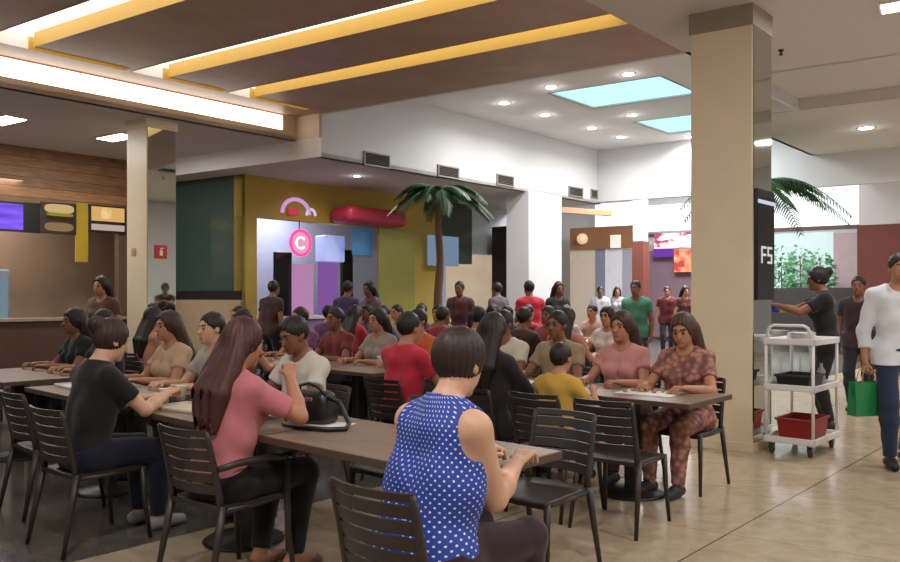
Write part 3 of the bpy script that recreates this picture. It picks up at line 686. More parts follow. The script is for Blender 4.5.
# ================================================================== FIGURES (one continuous body grown as a smooth surface)
class Field:
    def __init__(s, lo, hi, res):
        s.lo = np.array(lo, float); s.res = res
        s.n = np.ceil((np.array(hi) - s.lo) / res).astype(int) + 1
        s.a = np.full(s.n, 9.0, np.float32)
        s.ax = [s.lo[i] + res * np.arange(s.n[i]) for i in range(3)]
    def box(s, lo, hi):
        i0 = np.maximum(0, np.floor((np.array(lo) - s.lo) / s.res).astype(int)); i1 = np.minimum(s.n, np.ceil((np.array(hi) - s.lo) / s.res).astype(int) + 1)
        if np.any(i1 <= i0): return None, None
        sl = tuple(slice(i0[k], i1[k]) for k in range(3))
        X = [s.ax[k][sl[k]].reshape([-1 if j == k else 1 for j in range(3)]) for k in range(3)]
        return sl, X
    def put(s, sl, d, k, sub=False):
        a = s.a[sl]
        if sub:
            h = np.clip(0.5 - 0.5 * (a + d) / max(k, 1e-6), 0, 1); s.a[sl] = a + (-d - a) * h + k * h * (1 - h)
        else:
            h = np.clip(0.5 + 0.5 * (a - d) / max(k, 1e-6), 0, 1)
            s.a[sl] = np.where(a > 5, d, a + (d - a) * h - k * h * (1 - h))
    def cap(s, p0, p1, r0, r1=None, k=0.03, flat=None, sub=False):
        r1 = r0 if r1 is None else r1; p0, p1 = np.array(p0, float), np.array(p1, float); m = max(r0, r1) + 2 * k + 2.5 * s.res
        sl, X = s.box(np.minimum(p0, p1) - m, np.maximum(p0, p1) + m)
        if sl is None: return
        v = p1 - p0; L2 = max(v @ v, 1e-9)
        q = [X[i] - p0[i] for i in range(3)]
        t0 = (q[0] * v[0] + q[1] * v[1] + q[2] * v[2]) / L2; t = np.clip(t0, 0, 1)
        d = np.sqrt((q[0] - t * v[0]) ** 2 + (q[1] - t * v[1]) ** 2 + (q[2] - t * v[2]) ** 2) - (r0 + (r1 - r0) * t)
        if flat: d = np.maximum(d, (t0 - flat) * math.sqrt(L2))
        s.put(sl, d.astype(np.float32), k, sub)
    def ell(s, c, r, k=0.02, rot=None, sub=False):
        c, r = np.array(c, float), np.array(r, float); m = max(r) + 2 * k + 2.5 * s.res
        sl, X = s.box(c - m, c + m)
        if sl is None: return
        q = [X[i] - c[i] for i in range(3)]
        if rot is not None: q = [q[0] * rot[0][i] + q[1] * rot[1][i] + q[2] * rot[2][i] for i in range(3)]
        k0 = np.sqrt(sum((q[i] / r[i]) ** 2 for i in range(3))); k1 = np.sqrt(sum((q[i] / r[i] ** 2) ** 2 for i in range(3))) + 1e-9
        s.put(sl, (k0 * (k0 - 1) / k1).astype(np.float32), k, sub)
    def plane(s, p, n):          # keep the side where (x-p).n < 0
        n = np.array(n, float); n /= np.linalg.norm(n)
        d = (s.ax[0] - p[0]).reshape(-1, 1, 1) * n[0] + (s.ax[1] - p[1]).reshape(1, -1, 1) * n[1] + (s.ax[2] - p[2]).reshape(1, 1, -1) * n[2]
        s.a = np.maximum(s.a, d.astype(np.float32))
    def ripple(s, amp, f, ph=0.0):
        x, y, z = s.ax[0].reshape(-1, 1, 1), s.ax[1].reshape(1, -1, 1), s.ax[2].reshape(1, 1, -1)
        s.a = s.a + (amp * (np.sin(f * z + 1.7 * np.sin(f * .4 * x + ph) + f * .5 * x) * np.cos(f * .6 * y + ph))).astype(np.float32)
    def mesh(s):
        a = s.a; res = s.res; neg = a < 0
        nx, ny, nz = (v - 1 for v in a.shape)
        cnt = np.zeros((nx, ny, nz), np.int8)
        for i in (0, 1):
            for j in (0, 1):
                for k in (0, 1): cnt += neg[i:i + nx, j:j + ny, k:k + nz]
        I, J, K = np.nonzero((cnt > 0) & (cnt < 8))
        idx = np.full((nx, ny, nz), -1, np.int32); idx[I, J, K] = np.arange(len(I))
        acc = np.zeros((len(I), 3)); num = np.zeros(len(I))
        C = [(i, j, k) for i in (0, 1) for j in (0, 1) for k in (0, 1)]
        for ci in range(8):
            for cj in range(ci + 1, 8):
                p, q = C[ci], C[cj]
                if sum(abs(p[t] - q[t]) for t in range(3)) != 1: continue
                va = a[I + p[0], J + p[1], K + p[2]].astype(float); vb = a[I + q[0], J + q[1], K + q[2]].astype(float)
                cr = (va < 0) != (vb < 0); t = np.where(cr, va / np.where(cr, va - vb, 1), 0)
                for u in range(3): acc[:, u] += np.where(cr, p[u] + t * (q[u] - p[u]), 0)
                num += cr
        V = (acc / num[:, None] + np.stack([I, J, K], 1)) * res + s.lo
        faces = []
        for ax in range(3):
            sl0 = [slice(None)] * 3; sl1 = [slice(None)] * 3; sl0[ax] = slice(0, -1); sl1[ax] = slice(1, None)
            n0, n1 = neg[tuple(sl0)], neg[tuple(sl1)]
            E = np.argwhere(n0 != n1); o1, o2 = [t for t in range(3) if t != ax]
            E = E[(E[:, o1] > 0) & (E[:, o2] > 0) & (E[:, o1] < a.shape[o1] - 1) & (E[:, o2] < a.shape[o2] - 1)]
            if not len(E): continue
            flip = n0[E[:, 0], E[:, 1], E[:, 2]]
            def g(d1, d2):
                q = E.copy(); q[:, o1] -= d1; q[:, o2] -= d2; return idx[q[:, 0], q[:, 1], q[:, 2]]
            Q = np.stack([g(0, 0), g(1, 0), g(1, 1), g(0, 1)], 1)
            if ax == 1: flip = ~flip
            Q[~flip] = Q[~flip][:, ::-1]
            faces.append(Q)
        Fc = np.concatenate(faces) if faces else np.zeros((0, 4), int)
        return V, Fc[(Fc >= 0).all(1)]
def np_obj(name, V, Fc, m, parent, mi=None):
    me = bpy.data.meshes.new(name)
    me.vertices.add(len(V)); me.vertices.foreach_set('co', V.astype(np.float32).ravel())
    me.loops.add(len(Fc) * 4); me.loops.foreach_set('vertex_index', Fc.astype(np.int32).ravel())
    me.polygons.add(len(Fc)); me.polygons.foreach_set('loop_start', np.arange(0, len(Fc) * 4, 4, dtype=np.int32))
    me.polygons.foreach_set('loop_total', np.full(len(Fc), 4, np.int32)); me.polygons.foreach_set('use_smooth', np.ones(len(Fc), bool))
    for q in (m if isinstance(m, list) else [m]): me.materials.append(q)
    if mi is not None: me.polygons.foreach_set('material_index', mi.astype(np.int32))
    me.update(calc_edges=True); me.validate()
    o = bpy.data.objects.new(name, me); COL.objects.link(o); o.parent = parent
    return o

def vn(v): v = np.array(v, float); return v / (np.linalg.norm(v) + 1e-9)
def ik(p, t, l1, l2, pole):
    p, t = np.array(p, float), np.array(t, float); d = t - p; L = np.linalg.norm(d)
    if L > (l1 + l2) * 0.985: t = p + d / L * (l1 + l2) * 0.985; d = t - p; L = np.linalg.norm(d)
    x = (L * L + l1 * l1 - l2 * l2) / (2 * L); h = math.sqrt(max(0, l1 * l1 - x * x))
    n = vn(d); pl = np.array(pole, float) - n * np.dot(pole, n)
    return p + n * x + vn(pl) * h, t

SKINS = {'light': (206, 160, 132), 'tan': (176, 122, 92), 'brown': (128, 82, 60)}
def cloth(rgb, name=None, rough=0.85):
    k = name or 'cloth_%d_%d_%d' % rgb
    return mat(k, rgb, rough, var=0.10, scale=18, sheen=0.15, spec=0.25, bump=0.12)
def person(label, x, y, rz, shirt=(120, 60, 60), pants=(40, 40, 50), skin='tan', hair=(34, 24, 20), style='short', sit=True, res=0.014, scale=1.0,
           lean=0.10, twist=0.0, fat=1.0, sleeve=0.55, lh=None, rh=None, la=None, ra=None, head=(0.0, 0.0), female=False, shoes=(40, 38, 38), shirt_m=None, pants_m=None,
           group='people in the food court', grip=0.6, knees=0.11, seatz=0.46, hipy=-0.06, tilt=0.0, pole=(.7, -.5, -.8), sandals=False, neck_low=0.0, pleg=1.0):
    sc = scale
    root = thing('person', label, 'person', (x, y, 0), rz, group)
    pz = seatz + 0.085 if sit else 0.93 * sc
    pel = np.array([0, hipy if sit else 0, pz])
    sp = np.array([math.sin(tilt), math.sin(lean), math.cos(lean)]); sp = vn(sp)
    rt = np.array([math.cos(twist), math.sin(twist), 0.0]); fw = vn(np.cross(np.array([0, 0, 1.0]), rt))
    fwl = vn(fw - sp * (fw @ sp))
    def T(u, v, w): return pel + (rt * u + fwl * v + sp * w) * sc
    sw = 0.150 if female else 0.172
    shL, shR = T(-sw, -.01, .432), T(sw, -.01, .432)
    neck0, neck1 = T(0, -.015, .48), T(0, .01, .575)
    yaw, pitch = head
    hr = np.array([math.cos(yaw + twist), math.sin(yaw + twist), 0.0]); hf0 = np.cross(np.array([0, 0, 1.0]), hr)
    hf = hf0 * math.cos(pitch) - np.array([0, 0, 1.0]) * math.sin(pitch); hu = np.cross(hr, hf)
    hs = 1.0 if sc > .9 else sc * 1.12
    hc = neck1 + (hu * .085 + hf * .02) * hs
    HR = np.array([hr, hf, hu])                    # rows = head axes
    def Hd(u, v, w): return hc + (hr * u + hf * v + hu * w) * hs
    hipL, hipR = pel + np.array([-.092, 0, -.02]) * sc, pel + np.array([.092, 0, -.02]) * sc
    tl, sl = .43 * sc, .42 * sc
    if sit:
        fl = la if la is not None else (-knees, .36 * sc, .085); fr = ra if ra is not None else (knees, .36 * sc, .085)
    else:
        fl = la if la is not None else (-.095, -.02, .085); fr = ra if ra is not None else (.095, .02, .085)
    kL, aL = ik(hipL, fl, tl, sl, (-.12, 1, .5)); kR, aR = ik(hipR, fr, tl, sl, (.12, 1, .5))
    ul, ll = .285 * sc, .25 * sc
    lh = lh if lh is not None else ((-.16, .34, .79) if sit else (-.25, .05, .78 * sc))
    rh = rh if rh is not None else ((.16, .34, .79) if sit else (.25, .05, .78 * sc))
    eL, wL = ik(shL, lh, ul, ll, (-pole[0], pole[1], pole[2])); eR, wR = ik(shR, rh, ul, ll, pole)
    pts = np.array([pel, shL, shR, hc, kL, kR, aL, aR, eL, eR, wL, wR]); lo = pts.min(0) - .27; hi = pts.max(0) + .27
    lo[2] = max(lo[2], -0.03)
    f = fat
    # ---- the body
    B = Field(lo, hi, res)
    def torso(Fd, g=0.0, k=.05):
        Fd.cap(hipL, hipR, (.105 * f + g) * sc, k=k)
        for s in (-1, 1):
            Fd.cap(T(s * .055 * f, .0, .05), T(s * .06 * f, .005, .22), (.095 * f + g) * sc, (.092 * f + g) * sc, k=k)
            Fd.cap(T(s * .06 * f, .005, .22), T(s * .085, .005, .39), (.094 * f + g) * sc, (.092 + g) * sc, k=k)
            if female: Fd.ell(T(s * .075, .095 * f, .31), np.array([.062 + g, .055 + g, .06 + g]) * sc, k=.03)
        Fd.cap(shL, shR, (.052 + g) * sc, k=k)
        Fd.cap(T(0, -.02, .41), T(0, -.015, .47), (.085 + g) * sc, (.07 + g) * sc, k=k)
        for s, q in ((-1, shL), (1, shR)): Fd.cap(neck0 + sp * .03 * sc, q, (.042 + g) * sc, (.05 + g) * sc, k=.03)
    torso(B)
    B.cap(neck0, neck1, .054 * sc, .05 * sc, k=.03)
    B.cap(neck1, Hd(0, -.01, -.02), .05 * hs, .05 * hs, k=.02)
    B.ell(Hd(0, -.005, .02), np.array([.074, .094, .098]) * hs, k=.01, rot=HR)
    B.ell(Hd(0, .025, -.05), np.array([.056, .064, .068]) * hs, k=.03, rot=HR)
    B.ell(Hd(0, .075, -.098), np.array([.022, .018, .016]) * hs, k=.02, rot=HR)
    B.cap(Hd(0, .088, .012), Hd(0, .108, -.03), .009 * hs, .014 * hs, k=.012)
    for s in (-1, 1):
        B.cap(Hd(s * .012, .088, .028), Hd(s * .045, .076, .028), .010 * hs, .008 * hs, k=.015)
        B.ell(Hd(s * .032, .092, .006), np.array([.016, .012, .010]) * hs, k=.012, rot=HR, sub=True)
        B.ell(Hd(s * .031, .079, .005), np.array([.0125, .0115, .0115]) * hs, k=.003, rot=HR)
        B.ell(Hd(s * .077, -.008, -.006), np.array([.009, .020, .032]) * hs, k=.006, rot=HR)
        B.cap(Hd(s * .038, .055, -.02), Hd(s * .03, .062, -.05), .018 * hs, .014 * hs, k=.02)
    B.cap(Hd(-.02, .084, -.064), Hd(.02, .084, -.064), .0085 * hs, k=.007); B.cap(Hd(-.016, .083, -.076), Hd(.016, .083, -.076), .0085 * hs, k=.007)
    for sgn, sh, e, w, hand_grip in ((-1, shL, eL, wL, grip), (1, shR, eR, wR, grip)):
        B.cap(sh, e, .050 * sc * f, .039 * sc * f, k=.03); B.cap(e, e + (w - e) * .35, .039 * sc * f, .040 * sc * f, k=.015); B.cap(e + (w - e) * .35, w, .040 * sc * f, .026 * sc, k=.015)
        d = vn(w - e); down = np.array([0, 0, -1.0]) if abs(d[2]) < .8 else vn(-fw * .3 + rt * -sgn)
        lat = vn(np.cross(d, down)); pn = vn(np.cross(lat, d)); pn = pn if pn @ down > 0 else -pn
        hd = vn(d * .95 + (fw * .25 if abs(d[2]) < .8 else 0)); inn = lat if lat @ (rt * -sgn) > 0 else -lat
        for q in (-1.5, -.5, .5, 1.5):
            kn = w + (hd * .085 + inn * q * .019 - pn * .0) * sc
            B.cap(w + inn * q * .010 * sc, kn, .014 * sc, .0125 * sc, k=.010)
            L = (.078 - .008 * abs(q - .5)) * sc; c1 = .35 + hand_grip * .6; c2 = c1 + .5 + hand_grip * .8; q1 = kn + (hd * math.cos(c1) + pn * math.sin(c1) + inn * q * .06) * L * .55
            B.cap(kn, q1, .0100 * sc, .0090 * sc, k=.003); B.cap(q1, q1 + (hd * math.cos(c2) + pn * math.sin(c2)) * L * .5, .0090 * sc, .0078 * sc, k=.003)
        t0 = w + (hd * .03 + inn * .026) * sc; t1 = t0 + (hd * .034 + inn * .022 + pn * .018) * sc
        B.cap(t0, t1, .0125 * sc, .0105 * sc, k=.008); B.cap(t1, t1 + (hd * .028 + pn * .012 - inn * .004) * sc, .0105 * sc, .0085 * sc, k=.003)
    def legs(Fd, g=0.0, ankle=True, flat=None):
        for hp, kn, an in ((hipL, kL, aL), (hipR, kR, aR)):
            Fd.cap(hp, kn, (.088 * f + g) * sc, (.058 + g) * sc, k=.04)
            c = kn + (an - kn) * .3 - vn(np.cross(np.cross(an - kn, kn - hp), an - kn)) * .012 * sc * (1 if sit else 0)
            Fd.cap(kn, c, (.056 + g) * sc, (.056 + g * 1.1) * sc, k=.03); Fd.cap(c, an, (.055 + g * 1.1) * sc, (.037 + g * pleg) * sc, k=.03, flat=flat)
    legs(B)
    for kn, an, hp in ((kL, aL, hipL), (kR, aR, hipR)):
        fd = vn(np.array([(kn - hp)[0] * .5, max((kn - hp)[1], .12), 0]))
        B.cap(an + np.array([0, 0, -.035]) * sc - fd * .03 * sc, an + fd * .13 * sc + np.array([0, 0, -.058]) * sc, .034 * sc, .025 * sc, k=.02)
    V, Fc = B.mesh()
    cen = V[Fc].mean(1); mi = np.zeros(len(Fc), int)
    dl = lambda p: np.linalg.norm(cen - p, axis=1)
    lipm = (np.abs((cen - Hd(0, 0, -.07)) @ hu) < .010 * hs) & (np.abs((cen - hc) @ hr) < .023 * hs) & ((cen - hc) @ hf > .075 * hs); mi[lipm] = 1
    for s in (-1, 1):
        ec = Hd(s * .031, .084, .005); mi[dl(ec) < .0095 * hs] = 2 if res < .0095 else 3
        if res < .0095: mi[dl(Hd(s * .031, .0905, .005)) < .0065 * hs] = 3
        bro = (np.abs((cen - Hd(0, 0, .030)) @ hu) < .0065 * hs) & (np.abs((cen - Hd(s * .03, 0, 0)) @ hr) < .017 * hs) & ((cen - hc) @ hf > .06 * hs); mi[bro] = 3
    np_obj('body', V, Fc, [mat('skin_' + skin, SKINS[skin], 0.5, var=0.06, scale=20), mat('lips_' + skin, tuple(int(v * .8) if i else int(v * .86) for i, v in enumerate(SKINS[skin])), 0.45, var=0),
                           mat('eye_white', (196, 186, 176), 0.3, var=0), mat('eye_dark', (34, 24, 20), 0.4, var=0)], root, mi)
    # ---- top
    C = Field(lo, hi, res); g = .012 if sit else .016
    torso(C, g)
    if not sit:
        for hp, kn in ((hipL, kL), (hipR, kR)): C.cap(hp, hp + (kn - hp) * .45, (.092 * f + .022) * sc, (.088 * f + .022) * sc, k=.05)
    for sh, e, w in ((shL, eL, wL), (shR, eR, wR)):
        if sleeve <= 0: continue
        if sleeve <= 1:
            C.cap(sh, e, (.050 * f + g) * sc, (.044 * f + g * 1.4) * sc, k=.03, flat=sleeve)
        else:
            C.cap(sh, e, (.050 * f + g) * sc, (.041 * f + g) * sc, k=.03); C.cap(e, w, (.041 * f + g) * sc, (.030 + g) * sc, k=.02, flat=min(1.0, sleeve - 1))
    if sleeve <= 0:
        for s, q in ((-1, shL), (1, shR)): C.ell(q + rt * s * .028 * sc + np.array([0, 0, .0]), np.array([.055, .10, .10]) * sc, k=.01, sub=True)
    C.ripple(.0045, 34, len(label)); 
    C.ell(T(0, .05 + neck_low, .535), np.array([.075, .085 + neck_low, .07 + neck_low]) * sc, k=.008, sub=True); C.cap(neck0 + sp * .03, neck1 + sp * .06, .058 * sc, k=.005, sub=True)
    C.plane(T(0, 0, -.05 if sit else -.12), -sp)
    C.plane(neck0 + sp * .055 * sc, sp)
    V, Fc = C.mesh(); np_obj('shirt', V, Fc, shirt_m or cloth(shirt), root)
    # ---- trousers
    D = Field(lo, hi, res); g2 = .012
    D.cap(hipL, hipR, (.107 * f + g2) * sc, k=.04)
    for s in (-1, 1): D.cap(T(s * .055 * f, 0, .0), T(s * .055 * f, 0, .12), (.100 * f + .006) * sc, (.096 * f + .004) * sc, k=.04)
    legs(D, g2, flat=.97); D.ripple(.004, 30, 1.0 + len(label)); D.plane(T(0, 0, .06), vn((0, -.35, 1.0)) if sit else sp)
    V, Fc = D.mesh(); np_obj('trousers', V, Fc, pants_m or cloth(pants), root)
    # ---- shoes
    for kn, an, hp in ((kL, aL, hipL), (kR, aR, hipR)):
        fd = vn(np.array([(kn - hp)[0] * .5, max((kn - hp)[1], .12), 0]))
        E_ = Field(an - np.array([.22, .22, .12]), an + np.array([.22, .22, .1]), max(res * .7, .007))
        hl, toe = an - fd * .04 * sc, an + fd * .15 * sc
        if sandals:
            z0 = .012
            E_.cap((*hl[:2], z0), (*toe[:2], z0), .036 * sc, .034 * sc, k=.01)
            for uu in (.05, .105): 
                sd = np.cross(fd, [0, 0, 1.0]); m_ = an + fd * uu * sc; E_.cap((*(m_ + sd * .034)[:2], .02), (*m_[:2], .058 if uu < .1 else .045), .009, k=.004); E_.cap((*(m_ - sd * .034)[:2], .02), (*m_[:2], .058 if uu < .1 else .045), .009, k=.004)
            E_.plane((0, 0, .0), (0, 0, -1))
        else:
            E_.cap((*hl[:2], .045), (*(an + fd * .06)[:2], .055), .042 * sc, .042 * sc, k=.02); E_.cap((*(an + fd * .02)[:2], .045), (*toe[:2], .036), .040 * sc, .034 * sc, k=.02)
            E_.plane((0, 0, .095), (0, 0, 1)); E_.plane((0, 0, .0), (0, 0, -1))
        V, Fc = E_.mesh(); np_obj('sandal' if sandals else 'shoe', V, Fc, mat('shoe_%d_%d_%d' % shoes, shoes, .6), root)
    # ---- hair
    if style != 'bald':
        hl_, hh_ = hc - .20, hc + .20
        if style in ('long', 'big'): hl_ = hl_ - np.array([.05, .05, .36])
        Hh = Field(hl_, hh_, max(res * .8, .008))
        v = .010 if style == 'short' else .017
        Hh.ell(Hd(0, -.014, .032), np.array([.074 + v, .094 + v, .095 + v]) * hs, k=.01, rot=HR)
        if style == 'bun': Hh.ell(Hd(0, -.115, .075), np.array([.05, .05, .05]) * hs, k=.015)
        if style == 'pony':
            Hh.cap(Hd(0, -.11, .06), Hd(0, -.16, .02), .026 * hs, .034 * hs, k=.02); Hh.cap(Hd(0, -.16, .02), T(0, -.15, .30), .034 * hs, .016 * hs, k=.02)
        Hh.ell(Hd(0, .105, -.030), np.array([.071, .080, .104]) * hs, k=.012, rot=HR, sub=True)
        if style == 'short':
            Hh.plane(Hd(0, -.05, -.05), vn(-hu * 1.0 + hf * .75))
        if style in ('long', 'big'):
            w_ = 1.0 if style == 'long' else 1.25
            for s in (-1, 0, 1):
                Hh.cap(Hd(s * .06, -.055, .0), T(s * .075 * w_, -.115, .40), .052 * hs * w_, .052 * w_, k=.03)
                Hh.cap(T(s * .075 * w_, -.115, .40), T(s * .06 * w_, -.125 * f, .22 if style == 'long' else .30), .052 * w_, .022, k=.02)
        x_, y_, z_ = Hh.ax[0].reshape(-1, 1, 1) - hc[0], Hh.ax[1].reshape(1, -1, 1) - hc[1], Hh.ax[2].reshape(1, 1, -1) - hc[2]
        Hh.a = Hh.a + (.0035 * np.sin(np.arctan2(x_, y_ + .01) * 22 + z_ * 14)).astype(np.float32)
        V, Fc = Hh.mesh(); np_obj('hair', V, Fc, mat('hair_%d_%d_%d' % hair, hair, 0.5, var=0.3, scale=30, spec=.4), root)
    root['_dbg'] = 0; del root['_dbg']
    info = {k: tuple(v) for k, v in dict(wL=wL, wR=wR, hc=hc).items()}
    return root, info
def W_of(x, y, rz, p): c, s = math.cos(rz), math.sin(rz); return (x + p[0] * c - p[1] * s, y + p[0] * s + p[1] * c, p[2])
def heading(dx, dy): return math.atan2(dy, dx) - PI / 2

# polka dot cloth
def polka():
    m, nt, N, L, b = nodes('blue_polka_dot_cloth')
    tc = N.new('ShaderNodeTexCoord'); sp = N.new('ShaderNodeSeparateXYZ'); L.new(tc.outputs['Object'], sp.inputs[0])
    ang = M2(N, L, 'ARCTAN2', sp.outputs[0], M2(N, L, 'ADD', sp.outputs[1], -0.03))
    u = M2(N, L, 'MULTIPLY', ang, 0.165 / 0.027); v = M2(N, L, 'DIVIDE', sp.outputs[2], 0.0148)
    u2 = M2(N, L, 'ADD', u, M2(N, L, 'MULTIPLY', M2(N, L, 'MODULO', M2(N, L, 'FLOOR', v), 2.0), 0.5))
    du = M2(N, L, 'MULTIPLY', M2(N, L, 'SUBTRACT', M2(N, L, 'FRACT', M2(N, L, 'ADD', u2, 50.0)), 0.5), 0.027)
    dv = M2(N, L, 'MULTIPLY', M2(N, L, 'SUBTRACT', M2(N, L, 'FRACT', v), 0.5), 0.0148)
    d = M2(N, L, 'SQRT', M2(N, L, 'ADD', M2(N, L, 'MULTIPLY', du, du), M2(N, L, 'MULTIPLY', dv, dv)))
    fac = M2(N, L, 'LESS_THAN', d, 0.0037)
    mx = N.new('ShaderNodeMixRGB'); mx.inputs[1].default_value = L3(34, 62, 152); mx.inputs[2].default_value = L3(214, 216, 232); L.new(fac, mx.inputs[0])
    L.new(mx.outputs[0], b.inputs['Base Color']); b.inputs['Roughness'].default_value = .7
    return m
def floral():
    m, nt, N, L, b = nodes('floral_cloth')
    tc = N.new('ShaderNodeTexCoord'); v = N.new('ShaderNodeTexVoronoi'); v.inputs['Scale'].default_value = 22; L.new(tc.outputs['Object'], v.inputs['Vector'])
    r = ramp(N, [(0.0, L3(190, 126, 114)), (0.3, L3(176, 120, 108)), (0.5, L3(140, 94, 82)), (0.75, L3(112, 74, 64))]); L.new(v.outputs['Distance'], r.inputs[0])
    L.new(r.outputs[0], b.inputs['Base Color']); b.inputs['Roughness'].default_value = .8
    return m
POLKA, FLORAL = polka(), floral()

# ---- front diners
def diner(desc, x, y, rz, chair=True, arms=False, chair_label=None, **kw):
    if chair: place_chair(x, y, rz, chair_label or ('chair under the ' + desc), arms)
    return person(desc, x, y, rz, **kw)
BP = (-0.06, 2.83); BRZ = heading(.68, .73)
place_chair(-0.09, 2.83, heading(.64, .77), 'dark slatted chair under the person in the blue polka dot top')
diner('person in blue polka dot sleeveless top, dark hair, back turned', *BP, BRZ, chair=False, shirt_m=POLKA, pants=(50, 28, 34), skin='light', hair=(46, 30, 26), style='bob', res=.0072, scale=1.04, pole=(.3, -.7, -.9), lean=.26, fat=1.16, sleeve=0,
      female=True, rh=(.07, .40, .80), lh=(-.14, .40, .80), head=(.1, .25), knees=.12, shoes=(30, 28, 28))
PP = (-1.13, 4.00); PRZ = heading(.60, .80)
diner('person in a pink T-shirt with long reddish hair, back turned', *PP, PRZ, arms=True, chair_label='dark slatted armchair under the person in the pink T-shirt', shirt=(186, 110, 116), pants=(24, 22, 24), skin='tan', hair=(74, 38, 34), style='long',
      res=.0072, scale=1.03, lean=.17, sleeve=.72, female=True, rh=(.12, .30, 1.02), lh=(-.16, .36, .80), head=(-.1, .2), sandals=True, shoes=(120, 80, 60), ra=(.15, .30, .085), la=(-.05, .24, .085))
KP = (-2.13, 4.66); KRZ = heading(.62, .78)
diner('person in black with dark trousers, holding a small white cup', *KP, KRZ, chair_label='dark slatted chair under the person in black at left', shirt=(24, 22, 24), pants=(24, 26, 44), skin='light', hair=(52, 34, 28), style='bun', res=.0075, scale=1.0,
      lean=.20, sleeve=.62, female=True, rh=(.10, .42, .84), lh=(-.12, .40, .80), head=(-.05, .3), shoes=(150, 146, 146))
# chairs with nobody on them
place_chair(*R(-.34 + .22, 3.62), RIN, 'empty dark slatted chair at the left, behind the one under the person in black')
place_chair(0.45, 4.10, heading(-.66, -.75), 'empty dark slatted chair facing the person in polka dots')
place_chair(1.10, 5.0, heading(.6, .8), 'empty dark slatted chair with its back to the camera near the table pedestal')
place_chair(*P(2, 425, 0), RIN + .5, 'dark slatted chair cut by the left picture edge')
place_chair(*R(.98, 1.35), ROUT, 'empty dark slatted chair across the table from the black handbag')

# second row, near side
diner('small child in a yellow top and teal trousers', *R(2.15, 1.02), RIN, shirt=(196, 154, 66), pants=(24, 92, 104), skin='tan', style='short', res=.011, scale=.74, lean=.12, seatz=.45, hipy=-.02, lh=(-.14, .24, .80), rh=(.14, .24, .80), ra=(.1, .22, .20), la=(-.1, .22, .20))
diner('person in dark clothes seated next to the child in yellow', *R(2.1, 1.55), RIN, shirt=(36, 30, 32), pants=(30, 28, 30), skin='brown', style='long', female=True, sleeve=1.9, res=.012)
diner('person in a red shirt seated with back turned behind the handbag', *R(2.1, 2.42), RIN, shirt=(190, 44, 62), pants=(44, 40, 48), skin='tan', res=.012, sleeve=.6)
# second row, far side (facing the camera)
diner('person in floral pink-brown clothes seated beside the big column', *R(3.36, .66), ROUT, shirt_m=FLORAL, pants_m=FLORAL, skin='tan', hair=(74, 48, 34), style='long', female=True, res=.010, sleeve=.6, head=(.1, .25))
diner('person in a pale pink top seated beside the floral one', *R(3.4, 1.22), ROUT, shirt=(200, 140, 134), pants=(90, 60, 58), skin='tan', hair=(60, 36, 28), style='long', female=True, res=.011, sleeve=.5)
diner('person in a beige shirt, third along behind the papers', *R(3.4, 1.85), ROUT, shirt=(150, 130, 100), pants=(50, 44, 40), skin='brown', res=.012)
diner('person in a white T-shirt facing the camera near the middle', *R(3.4, 2.45), ROUT, shirt=(206, 196, 178), pants=(50, 50, 60), skin='brown', res=.012)
diner('person in an orange shirt facing the camera', *R(3.4, 3.55), ROUT, shirt=(196, 92, 52), pants=(50, 40, 40), skin='tan', res=.013)
diner('person in a grey blouse with dark long hair', *R(3.4, 4.15), ROUT, shirt=(150, 136, 128), pants=(44, 40, 44), style='long', female=True, res=.014)
diner('person in a maroon shirt left of the grey blouse', *R(3.4, 4.85), ROUT, shirt=(120, 50, 52), pants=(40, 36, 40), skin='brown', res=.014)
diner('person in a rust brown top above the pink shoulder', *R(2.1, 4.75), RIN, shirt=(140, 78, 58), pants=(40, 36, 40), res=.014)
diner('person in a violet shirt near the cream column', *R(3.4, 5.5), ROUT, shirt=(120, 70, 110), pants=(40, 36, 50), res=.014)
diner('person in a peach blouse in front of the left column', *R(2.1, 6.6), RIN, shirt=(196, 140, 116), pants=(60, 50, 50), style='long', female=True, res=.015)
diner('person in a light grey shirt beyond the peach blouse', *R(3.4, 6.8), ROUT, shirt=(160, 152, 146), pants=(60, 50, 50), res=.015)
# first row, far side
diner('person in a cream T-shirt across from the pink one', *R(1.0, 2.35), ROUT, shirt=(204, 196, 184), pants=(60, 56, 54), skin='brown', hair=(30, 24, 22), res=.011, head=(.0, .35))
diner('person in a pale grey shirt across from the person in black', *R(1.0, 3.45), ROUT, shirt=(170, 162, 154), pants=(60, 56, 54), skin='light', res=.012)
diner('person in a sand coloured blouse across the white trays', *R(1.0, 4.12), ROUT, shirt=(190, 160, 132), pants=(60, 56, 54), style='long', female=True, skin='tan', hair=(60, 40, 30), res=.013)
diner('person in navy seated far left under the burger picture', *R(1.0, 5.35), ROUT, shirt=(36, 40, 62), pants=(30, 30, 36), skin='tan', res=.014)
diner('person in black seated at the far left edge', *R(1.0, 6.0), ROUT, shirt=(26, 26, 30), pants=(30, 30, 36), skin='brown', style='long', female=True, res=.014)
